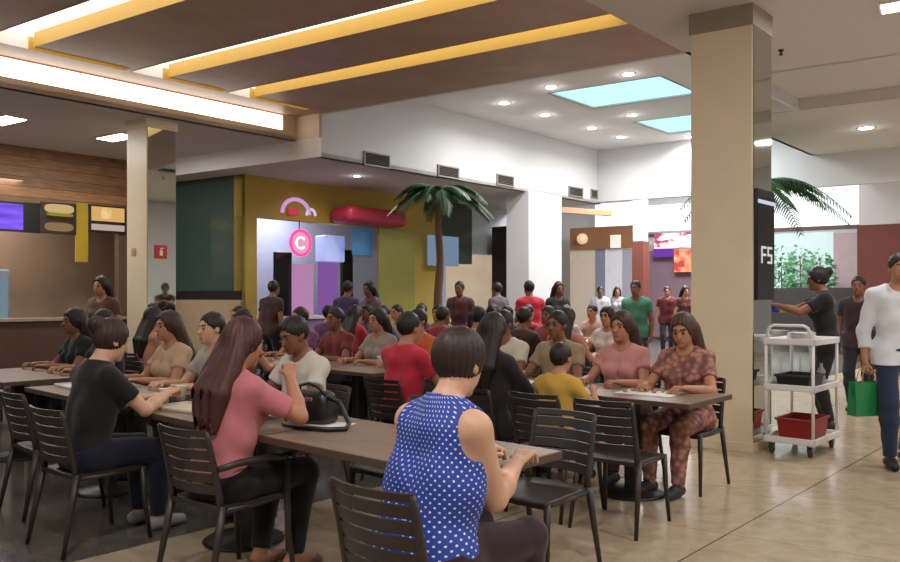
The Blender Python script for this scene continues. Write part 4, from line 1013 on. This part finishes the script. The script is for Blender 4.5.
# third row
row3 = [(5.1, 2.9, 0, (176, 116, 108), 'dusty rose shirt behind the floral person', 'tan', 'long'), (5.1, 3.5, 0, (70, 50, 46), 'dark brown jacket in the third row', 'brown', 'short'), (5.1, 4.2, 0, (196, 172, 120), 'straw yellow top in the third row', 'tan', 'pony'),
        (5.1, 4.8, 0, (150, 44, 52), 'crimson shirt in the third row', 'brown', 'short'), (5.1, 5.9, 0, (90, 90, 100), 'slate grey shirt in the third row', 'tan', 'short'), (5.1, 6.5, 0, (186, 60, 66), 'bright red top before the lime panel', 'tan', 'long'),
        (5.1, 7.1, 0, (104, 62, 100), 'plum shirt in front of the yellow shop', 'tan', 'short'), (6.35, 3.1, 1, (214, 196, 190), 'white blouse beside the big column in the third row', 'tan', 'long'), (6.35, 4.0, 1, (140, 70, 66), 'brick red top facing us in the third row', 'brown', 'short'),
        (6.35, 4.7, 1, (60, 60, 72), 'charcoal shirt facing forward in the third row', 'tan', 'short'), (6.35, 6.0, 1, (150, 110, 80), 'caramel top facing forward in the third row', 'tan', 'long'), (6.35, 6.9, 1, (186, 150, 150), 'faded pink shirt facing forward in the third row', 'tan', 'short'), (6.35, 7.6, 1, (120, 120, 140), 'blue grey shirt facing forward before the awning', 'brown', 'short')]
for s, l, o, c, d, sk, st in row3:
    diner('person in a ' + d, *R(s, l), ROUT if o else RIN, shirt=c, pants=(44, 40, 44), skin=sk, style=st, female=st != 'short', res=.017)
row4 = [(7.5, 4.5, 0, (200, 180, 176), 'chalk white shirt in the fourth row', 'short'), (7.5, 5.2, 0, (170, 60, 60), 'tomato red shirt in the fourth row', 'short'), (7.5, 5.9, 0, (80, 60, 60), 'cocoa brown top in the fourth row', 'long'), (7.5, 7.5, 0, (150, 120, 130), 'mauve top in the fourth row', 'long'),
        (8.75, 4.8, 1, (180, 140, 130), 'salmon shirt facing us in the fourth row', 'short'), (8.75, 5.8, 1, (50, 46, 52), 'black shirt facing forward in the fourth row', 'long')]
for s, l, o, c, d, st in row4:
    diner('person in a ' + d, *R(s, l), ROUT if o else RIN, shirt=c, pants=(44, 40, 44), style=st, female=st != 'short', res=.02)
# standing people in the distance
stand = [(637, 12.5, 2.6, (72, 122, 98), (60, 60, 70), 'green shirt standing left of the big column', 'short'), (531, 12.6, .3, (186, 44, 60), (40, 40, 50), 'scarlet shirt standing below the white column', 'short'), (557, 13.6, 3.4, (40, 34, 36), (34, 32, 36), 'black outfit standing by the white column', 'long'),
         (500, 14.0, .8, (96, 84, 92), (60, 56, 66), 'grey mauve top standing by the dark kiosk', 'short'), (270, 12.6, -.6, (60, 40, 36), (34, 32, 36), 'chocolate shirt standing at the lilac counter', 'short'), (345, 12.8, -.5, (70, 60, 90), (34, 32, 36), 'dark violet shirt queueing under the awning', 'short'),
         (372, 13.2, 2.5, (120, 100, 110), (34, 32, 46), 'mauve grey shirt queueing by the lime panel', 'long'), (667, 19.5, 2.9, (100, 40, 44), (50, 44, 50), 'dark red shirt in the far hall', 'short'), (684, 19.0, 3.3, (90, 44, 40), (50, 44, 50), 'rust shirt in the far hall by the big column', 'long'),
         (600, 19.8, 3.0, (200, 196, 200), (60, 60, 80), 'white shirt in the far hall', 'short'), (617, 20.5, 3.0, (170, 160, 170), (60, 60, 80), 'pale lilac shirt in the far hall', 'long'), (461, 13.3, 2.8, (90, 56, 56), (34, 32, 46), 'wine brown shirt under the palm', 'short'), (105, 10.2, 2.9, (90, 66, 56), (40, 36, 40), 'brown top walking beside the left column', 'long')]
for px, D, rz, c, p, d, st in stand:
    person('person in a ' + d, (px - 450) / F * D, D, rz, shirt=c, pants=p, sit=False, style=st, female=st == 'long', skin='brown' if len(d) % 2 else 'tan', res=.02)
# aisle people
person('person in black uniform standing behind the trolley, arm stretched to the column', 4.16, 8.6, heading(-.93, .36), shirt=(30, 28, 30), pants=(34, 32, 40), skin='brown', hair=(26, 20, 20), style='bun', sit=False, res=.010, scale=1.04, lean=.1, sleeve=.6, female=True, rh=(.02, .55, 1.33), lh=(-.1, .52, 1.36), grip=1.0, head=(0, .1))
person('person in dark clothes standing behind the uniformed one', 5.2, 9.9, heading(-.6, -.8), shirt=(56, 40, 44), pants=(40, 38, 44), skin='brown', sit=False, res=.015, style='short')
MX, MY, MRZ = 3.87, 6.74, heading(-.25, -.97)
_, mi_ = person('person in a white shirt and jeans carrying a green bag', MX, MY, MRZ, shirt=(214, 216, 222), pants=(38, 50, 72), skin='tan', hair=(40, 30, 26), sit=False, res=.009, fat=.93, scale=1.07, sleeve=1.6, rh=(.27, .04, .87), lh=(-.27, .02, .87), la=(-.1, -.16, .10), ra=(.1, .14, .085), shoes=(26, 24, 26), grip=1.0, lean=.02)

# ================================================================== THINGS
# green bag carried by the man
hx, hy, hz = W_of(MX, MY, MRZ, mi_['wR'])
t = thing('shopping_bag', 'green paper carrier bag in the hand of the person in white', 'bag', (hx - .02, hy - .05, hz - 0.47), MRZ + .5)
bm = BM(); vs = []
W_, D_, H_ = 0.29, 0.11, 0.29
lo_ = [bm.verts.new(p) for p in ((-W_ / 2, -D_ / 2, 0), (W_ / 2, -D_ / 2, 0), (W_ / 2, D_ / 2, 0), (-W_ / 2, D_ / 2, 0))]
hi_ = [bm.verts.new(p) for p in ((-W_ / 2 * .98, -D_ / 2 * .7, H_), (W_ / 2 * .98, -D_ / 2 * .7, H_), (W_ / 2 * .98, D_ / 2 * .7, H_), (-W_ / 2 * .98, D_ / 2 * .7, H_))]
ml_ = [bm.verts.new((-W_ / 2 + .012, 0, H_ * .55)), bm.verts.new((W_ / 2 - .012, 0, H_ * .55))]
bm.faces.new(lo_[::-1]); bm.faces.new([lo_[0], lo_[1], hi_[1], hi_[0]]); bm.faces.new([lo_[2], lo_[3], hi_[3], hi_[2]])
for a_, b_, m_ in ((1, 2, 1), (3, 0, 0)):
    bm.faces.new([lo_[a_], lo_[b_], ml_[m_]]); bm.faces.new([lo_[b_], hi_[b_], ml_[m_]]); bm.faces.new([hi_[a_], lo_[a_], ml_[m_]])
o = link('bag_body', bm, mat('bag_green', (28, 122, 66), .5), t); md = o.modifiers.new('s', 'SOLIDIFY'); md.thickness = 0.004
for s in (-1, 1):
    bm = BM(); tube(bm, [(-.07, s * D_ * .36, H_ - .02), (-.055, s * D_ * .25, H_ + .08), (-.02, s * .012, H_ + .13), (.02, s * .012, H_ + .13), (.055, s * D_ * .25, H_ + .08), (.07, s * D_ * .36, H_ - .02)], .004, 8); link('handle', bm, mat('rope_tan', (170, 140, 104), .7), t)

# white utility trolley
cx, cy = 3.33, 7.38; TZ = math.atan2(.63, .505) - .06
t = thing('utility_trolley', 'white three-shelf cleaning trolley beside the big cream column', 'trolley', (cx, cy, 0), TZ)
TW, TD = 0.74, 0.46    # along local x / y
def tray(z, rim=.055):
    bm = BM(); rbox(bm, (TW, TD, .018), (0, 0, z), .006)
    for s in (-1, 1):
        rbox(bm, (TW, .018, rim), (0, s * (TD / 2 - .009), z + rim / 2 - .006), .007); rbox(bm, (.018, TD, rim), (s * (TW / 2 - .009), 0, z + rim / 2 - .006), .007)
    return bm
for z in (0.12, 0.60, 1.02): link('shelf', tray(z), WPLAS, t)
for sx in (-1, 1):
    for sy in (-1, 1):
        bm = BM(); cyl(bm, (sx * (TW / 2 - .022), sy * (TD / 2 - .022), .10), (sx * (TW / 2 - .022), sy * (TD / 2 - .022), 1.04), .014, n=14); link('post', bm, WPLAS, t)
        c = BM(); x_, y_ = sx * (TW / 2 - .06), sy * (TD / 2 - .06)
        cyl(c, (x_ + .012, y_ - .012, .045), (x_ + .012, y_ + .012, .045), .045, n=20); w_ = link('caster', c, mat('caster_rubber', (60, 56, 54), .6), t)
        c = BM(); rbox(c, (.05, .006, .06), (x_ + .005, y_ - .02, .075), .002); rbox(c, (.05, .006, .06), (x_ + .005, y_ + .02, .075), .002); rbox(c, (.05, .046, .008), (x_ + .003, y_, .107), .002); link('caster_fork', c, mat('fork_grey', (130, 128, 126), .4, metal=.6), w_)
# push handle: arches over the left end
hp = []
for s, rng in ((-1, None), ):
    hx0 = -TW / 2 + .03
    hp = [(hx0, -TD / 2 + .04, 1.03), (hx0 - .02, -TD / 2 + .04, 1.12), (hx0 - .03, -TD / 2 + .06, 1.17), (hx0 - .03, -TD / 2 + .10, 1.19), (hx0 - .03, TD / 2 - .10, 1.19), (hx0 - .03, TD / 2 - .06, 1.17), (hx0 - .02, TD / 2 - .04, 1.12), (hx0, TD / 2 - .04, 1.03)]
bm = BM(); tube(bm, hp, .014, 12); link('push_handle', bm, WPLAS, t)
def loc_in(o, p): m = Matrix.Translation(o.location) @ Matrix.Rotation(o.rotation_euler.z, 4, 'Z'); return tuple(m @ Vector(p))
# stack of plates, on the top shelf
for k in range(7):
    bm = BM(); lathe(bm, [(.06, 0), (.075, .002), (.125, .014), (.127, .017), (.072, .006), (.002, .005)], 28)
    tag(link('plate', bm, mat('plate_white', (230, 226, 222), .3, var=.02), loc=loc_in(t, (-.02, .0, 1.029 + k * .0115))), 'white plate in the low stack on the trolley top shelf', 'plate', 'stacked plates on the trolley')
bm = BM(); bw, bd, bh = .44, .30, .15
def bin_(bw, bd, bh, th=.008, taper=.9):
    bm = BM()
    def ring(w, d, z): return [bm.verts.new((sx * w / 2, sy * d / 2, z)) for sx, sy in ((-1, -1), (1, -1), (1, 1), (-1, 1))]
    r = [ring(bw * taper, bd * taper, 0), ring(bw, bd, bh), ring(bw + .03, bd + .03, bh), ring(bw + .03, bd + .03, bh - .014), ring(bw + .0, bd + .0, bh - .014)]
    r = [ring(bw * taper, bd * taper, 0), ring(bw, bd, bh - .02), ring(bw + .03, bd + .03, bh - .02), ring(bw + .03, bd + .03, bh), ring(bw - th, bd - th, bh), ring(bw * taper - th, bd * taper - th, th)]
    bm.faces.new(r[0][::-1]); bm.faces.new(r[-1])
    for A_, B_ in zip(r, r[1:]):
        for k in range(4): bm.faces.new([A_[k], A_[(k + 1) % 4], B_[(k + 1) % 4], B_[k]])
    bmesh.ops.recalc_face_normals(bm, faces=bm.faces[:]); return bm
tag(link('storage_bin', bin_(.46, .32, .19), mat('bin_red', (150, 34, 30), .45), loc=loc_in(t, (.02, 0, .13)), rz=TZ), 'red plastic bin on the bottom shelf of the trolley', 'bin')
tag(link('storage_bin', bin_(.40, .30, .12), mat('bin_dark', (40, 36, 38), .5), loc=loc_in(t, (-.06, 0, .61)), rz=TZ), 'dark plastic bin on the middle shelf of the trolley', 'bin')
bm = BM(); lathe(bm, [(.035, 0), (.038, .01), (.038, .13), (.02, .16), (.014, .17), (.014, .2), (.001, .2)], 18); o = link('spray_bottle', bm, mat('bottle_grey', (150, 144, 140), .4), loc=loc_in(t, (.24, -.1, .612))); tag(o, 'small grey bottle standing on the middle trolley shelf', 'bottle')
# yellow and blue cloth held by the cleaner
bm = BM(); bmesh.ops.create_uvsphere(bm, u_segments=18, v_segments=12, radius=.05)
for v in bm.verts: v.co.x *= 1.3; v.co.z *= .8; v.co += v.co.normalized() * .006 * math.sin(v.co.x * 90 + v.co.z * 60)
cxp = P(783, 309, 1.32); D_ = 8.78; o = link('cleaning_cloth', bm, mat('cloth_yellow', (206, 190, 60), .8), loc=((783 - 450) / F * D_, D_, H - (309 - HY) / F * D_), smooth=True); tag(o, 'yellow and blue cleaning cloth held out by the uniformed person', 'cloth')
q = BM(); bmesh.ops.create_uvsphere(q, u_segments=16, v_segments=10, radius=.042); 
for v in q.verts: v.co.x = v.co.x * 1.4 - .085
link('cloth_end', q, mat('cloth_blue', (40, 70, 170), .8), o, True)

# black handbag with strap on the joined table
bx, by = P(313, 423, .75)
t = thing('handbag', 'black leather handbag with looped strap on the brown table', 'bag', (bx, by, .75), ROT_SH + .25)
bm = BM(); rbox(bm, (.28, .16, .18), (0, 0, .092), .045, seg=4)
for v in bm.verts:
    k = v.co.z / .18; v.co.y *= 1 - .45 * max(0, k - .3); v.co.x *= 1 - .12 * k; v.co.x += .006 * math.sin(v.co.z * 40 + v.co.y * 30)
link('bag_body', bm, mat('black_leather', (26, 23, 24), .38, var=.2, bump=.3, scale=30), t, True)
bm = BM(); tube(bm, [(-.11, .02, .165), (-.09, .0, .205), (0, -.035, .225), (.08, -.05, .205), (.11, -.03, .155)], .009, 10); link('handle', bm, mat('black_leather', None), t)
bm = BM()
pts = [(.12, -.02, .15), (.20, -.03, .13), (.30, -.08, .03), (.32, -.14, .013), (.25, -.20, .013), (.08, -.21, .013), (-.06, -.17, .012), (-.12, -.10, .02)]
tube(bm, pts, .013, 10); bm.transform(Matrix()); link('strap', bm, mat('black_leather', None), t)
bm = BM(); rbox(bm, (.05, .012, .02), (.02, -.066, .14), .004); link('clasp', bm, mat('clasp_steel', (190, 184, 176), .3, metal=1, var=0), t)
bm = BM(); rbox(bm, (.24, .17, .003), (0, 0, 0), 0); px_, py_ = P(334, 423, .755)
tag(link('paper_sheet', bm, PAPER, loc=(px_ - .02, py_ - .03, .7525), rz=ROT_SH + .3), 'white paper sheet lying by the black handbag', 'paper')
# cups, trays and food on the tables
def cup(x, y, z, label, col=(226, 222, 216), h=.095, grp='cups on the tables'):
    t = thing('paper_cup', label, 'cup', (x, y, z), 0, grp)
    bm = BM(); lathe(bm, [(.026, 0), (.036, h), (.038, h + .003), (.035, h), (.026, .006), (.001, .006)], 18); link('cup_body', bm, mat('cup_%d_%d_%d' % col, col, .5, var=.02), t)
    bm = BM(); lathe(bm, [(.024, h - .014), (.033, h - .012), (.001, h - .011)], 18); link('drink', bm, mat('cola', (60, 30, 20), .2), t)
    return t
x_, y_ = P(155, 405, .75); cup(x_ + .03, y_ + .08, .75, 'small white cup held by the person in black at left')
x_, y_ = P(176, 402, .75); cup(x_, y_ + .1, .75, 'white cup beside the pale napkins, left table')
def flat_tray(x, y, rz, label, col=(196, 186, 176), w=.40, d=.28):
    t = thing('food_tray', label, 'tray', (x, y, .751), rz, 'trays on the tables')
    bm = BM(); rbox(bm, (w, d, .006), (0, 0, .004), .002)
    for s in (-1, 1): rbox(bm, (w, .012, .018), (0, s * (d / 2 - .006), .010), .004); rbox(bm, (.012, d, .018), (s * (w / 2 - .006), 0, .010), .004)
    link('tray_base', bm, mat('tray_%d_%d_%d' % col, col, .5), t); return t
flat_tray(*R(.30, 3.75), ROT_SH + .1, 'pale tray in the middle of the left table')
flat_tray(*R(.30, 4.22), ROT_SH - .1, 'pale tray at the outer end of the left table', (206, 200, 196))
flat_tray(*R(.24, 2.48), ROT_SH + .15, 'pale tray in front of the person in black at left', (210, 196, 176))
flat_tray(*R(.45, 1.95), ROT_SH, 'grey tray in front of the person in the cream T-shirt', (180, 176, 170))
t2 = (R(2.53 + .36, .72))
bm = BM(); rbox(bm, (.42, .3, .002)); tag(link('paper_sheet', bm, PAPER, loc=(*t2, .7525), rz=ROT_SH + .12), 'white tray paper with crumbs on the table in front of the big column', 'paper')
random.seed(3)
for k in range(9):
    bm = BM(); bmesh.ops.create_icosphere(bm, subdivisions=2, radius=.016 + .008 * random.random())
    for v in bm.verts: v.co *= 1 + .25 * math.sin(v.co.x * 300 + k) * math.cos(v.co.y * 260); v.co.z *= .55
    px_, py_ = R(2.53 + .26 + .2 * random.random(), .55 + .36 * random.random())
    tag(link('snack_piece', bm, mat('snack_tan', (176, 134, 92), .7, var=.3, scale=60), loc=(px_, py_, .765), smooth=True), 'small golden snack piece on the tray paper near the big column', 'food', 'snack pieces on the tray paper')
bm = BM(); 
for k in range(3): rbox(bm, (.12, .10, .012), (.01 * k, .012 * k, .006 + .012 * k), .004, Matrix.Rotation(.3 * k, 3, 'Z'))
tag(link('napkin', bm, PAPER, loc=(*R(2.53 + .16, 1.36), .751)), 'crumpled white napkin where the two tables meet', 'napkin')
bm = BM(); rbox(bm, (.5, .32, .003)); tag(link('paper_sheet', bm, PAPER, loc=(*R(2.53 + .3, 1.95), .7525), rz=ROT_SH), 'large white tray paper on the joined table before the beige shirt', 'paper')
for k, (s, l, lab) in enumerate(((3.0, 3.7, 'white cup before the orange shirt'), (2.9, 5.0, 'white cup before the maroon shirt'), (2.95, 6.8, 'white cup before the left column'), (2.85, 2.4, 'tall white cup before the white T-shirt'), (5.9, 3.2, 'white cup on the third row table close to the big column'), (5.9, 6.2, 'white cup on the third row table before the palm'))):
    cup(*R(s, l), .75, lab, h=.11)

# palms
def palm(x, y, zc, label, n, L, sd):
    rnd = random.Random(sd)
    t = thing('potted_palm', label, 'plant', (x, y, 0))
    bm = BM(); lathe(bm, [(.20, 0), (.24, .05), (.28, .42), (.30, .44), (.30, .48), (.26, .48), (.25, .43), (.001, .43)], 28); link('pot', bm, mat('pot_grey', (96, 84, 76), .6), t)
    bm = BM(); tube(bm, [(0.02 * math.sin(k * 1.3), 0.02 * math.cos(k), .4 + (zc - .4) * k / 10) for k in range(11)], [.085 - .004 * k + .006 * (k % 2) for k in range(11)], 14); link('trunk', bm, mat('palm_trunk', (104, 80, 58), .9, var=.3, scale=20, bump=.5), t)
    for k in range(n):
        az = 2 * PI * k / n + rnd.uniform(-.2, .2); el = rnd.uniform(.35, 1.0); ll = L * rnd.uniform(.85, 1.1)
        bm = BM(); pts = []
        for i in range(17):
            u = i / 16; r = ll * u * math.cos(el) * (1 + .1 * u); z = zc + ll * (math.sin(el) * u - .85 * u * u)
            pts.append(Vector((r * math.cos(az), r * math.sin(az), z)))
        tube(bm, pts, [.014 * (1 - .8 * i / 16) for i in range(17)], 6)
        side = Vector((-math.sin(az), math.cos(az), 0))
        for i in range(2, 33):
            u = i / 33; f = u * 16; i0 = int(f); p = pts[i0].lerp(pts[min(16, i0 + 1)], f - i0); tg = (pts[min(16, i0 + 1)] - pts[i0]).normalized()
            le = .34 * ll / 1.6 * math.sin(PI * (.1 + .86 * u)) + .05
            for s in (-1, 1):
                d = (side * s * .8 + tg * .65 + Vector((0, 0, -.25))).normalized(); wd = tg * .013
                q0 = p; q1 = p + d * le * .5 + Vector((0, 0, .01)); q2 = p + d * le + Vector((0, 0, -.07 * le / .3))
                v = [bm.verts.new(q) for q in (q0 - wd, q0 + wd, q1 + wd * 1.3, q2, q1 - wd * 1.3)]
                bm.faces.new(v)
        link('frond', bm, mat('palm_leaf', (46, 84, 44), .5, var=.3, scale=3), t)
palm(*R(7.15, 6.75), 3.15, 'potted palm in front of the storefronts at the middle', 13, 0.95, 4)
palm((752 - 450) / F * 13.5, 13.5, 3.35, 'tall potted palm whose fronds emerge beside the big column', 13, 1.6, 9)
# leafy plants by the storefront glass
def bush(x, y, h, label, sd):
    rnd = random.Random(sd); t = thing('potted_shrub', label, 'plant', (x, y, 0), 0, 'plants by the storefront glass')
    bm = BM(); lathe(bm, [(.22, 0), (.3, .5), (.32, .52), (.28, .5), (.001, .48)], 20); link('pot', bm, mat('pot_white', (200, 196, 190), .5), t)
    bm = BM(); tube(bm, [(0, 0, .45), (.03, .02, h * .6), (0, 0, h * .9)], [.035, .025, .012], 8); link('stem', bm, mat('palm_trunk', None), t)
    bm = BM()
    for k in range(420):
        a, b, r = rnd.uniform(0, 2 * PI), rnd.uniform(-1, 1), rnd.uniform(.4, 1)
        c = Vector((.40 * r * math.cos(a) * math.sqrt(1 - b * b), .40 * r * math.sin(a) * math.sqrt(1 - b * b), h * .66 + b * r * h * .36))
        d = Vector((math.cos(a), math.sin(a), rnd.uniform(-.5, .7))).normalized(); s = d.orthogonal().normalized() * .045; ln = rnd.uniform(.12, .2)
        bm.faces.new([bm.verts.new(q) for q in (c, c + d * ln * .5 + s, c + d * ln, c + d * ln * .5 - s)])
    link('leaves', bm, mat('leaf_green', (88, 140, 96), .5, var=.3, scale=2), t)
for k, (px, D, h, lab) in enumerate(((781, 22.3, 2.9, 'leafy plant nearest the big column before the storefront glass'), (800, 23.6, 3.0, 'leafy plant in the middle before the storefront glass'), (820, 22.5, 2.8, 'leafy plant to the right before the storefront glass'))):
    bush((px - 450) / F * D, D, h, lab, k)

# ================================================================== WORLD, CAMERA, VIEW
w = bpy.data.worlds.new('World'); S.world = w; w.use_nodes = True
w.node_tree.nodes['Background'].inputs[0].default_value = (0.75, 0.92, 1.0, 1); w.node_tree.nodes['Background'].inputs[1].default_value = 0.6
for a, b in ((9, 20), (6.5, 20), (10.5, 22)):
    area('hall_fill', (*G(a, b), 5.5), 1.5, 420, (0.95, 0.98, 1.0), sy=1.5)  # added fill lamps brighten the far hall; its ceiling has no opening
cam = bpy.data.cameras.new('Camera'); co = bpy.data.objects.new('Camera', cam); COL.objects.link(co)
cam.sensor_fit = 'HORIZONTAL'; cam.sensor_width = 36; cam.lens = 36 * F / 900
co.location = (0, 0, H); co.rotation_euler = (PI / 2, 0, 0)
cam.shift_y = (HY - 281) / 900; cam.clip_start = 0.05; cam.clip_end = 200
S.camera = co
S.view_settings.view_transform = 'Standard'; S.view_settings.look = 'None'; S.view_settings.gamma = 1; S.view_settings.exposure = 0.05
S.view_settings.use_curve_mapping = False
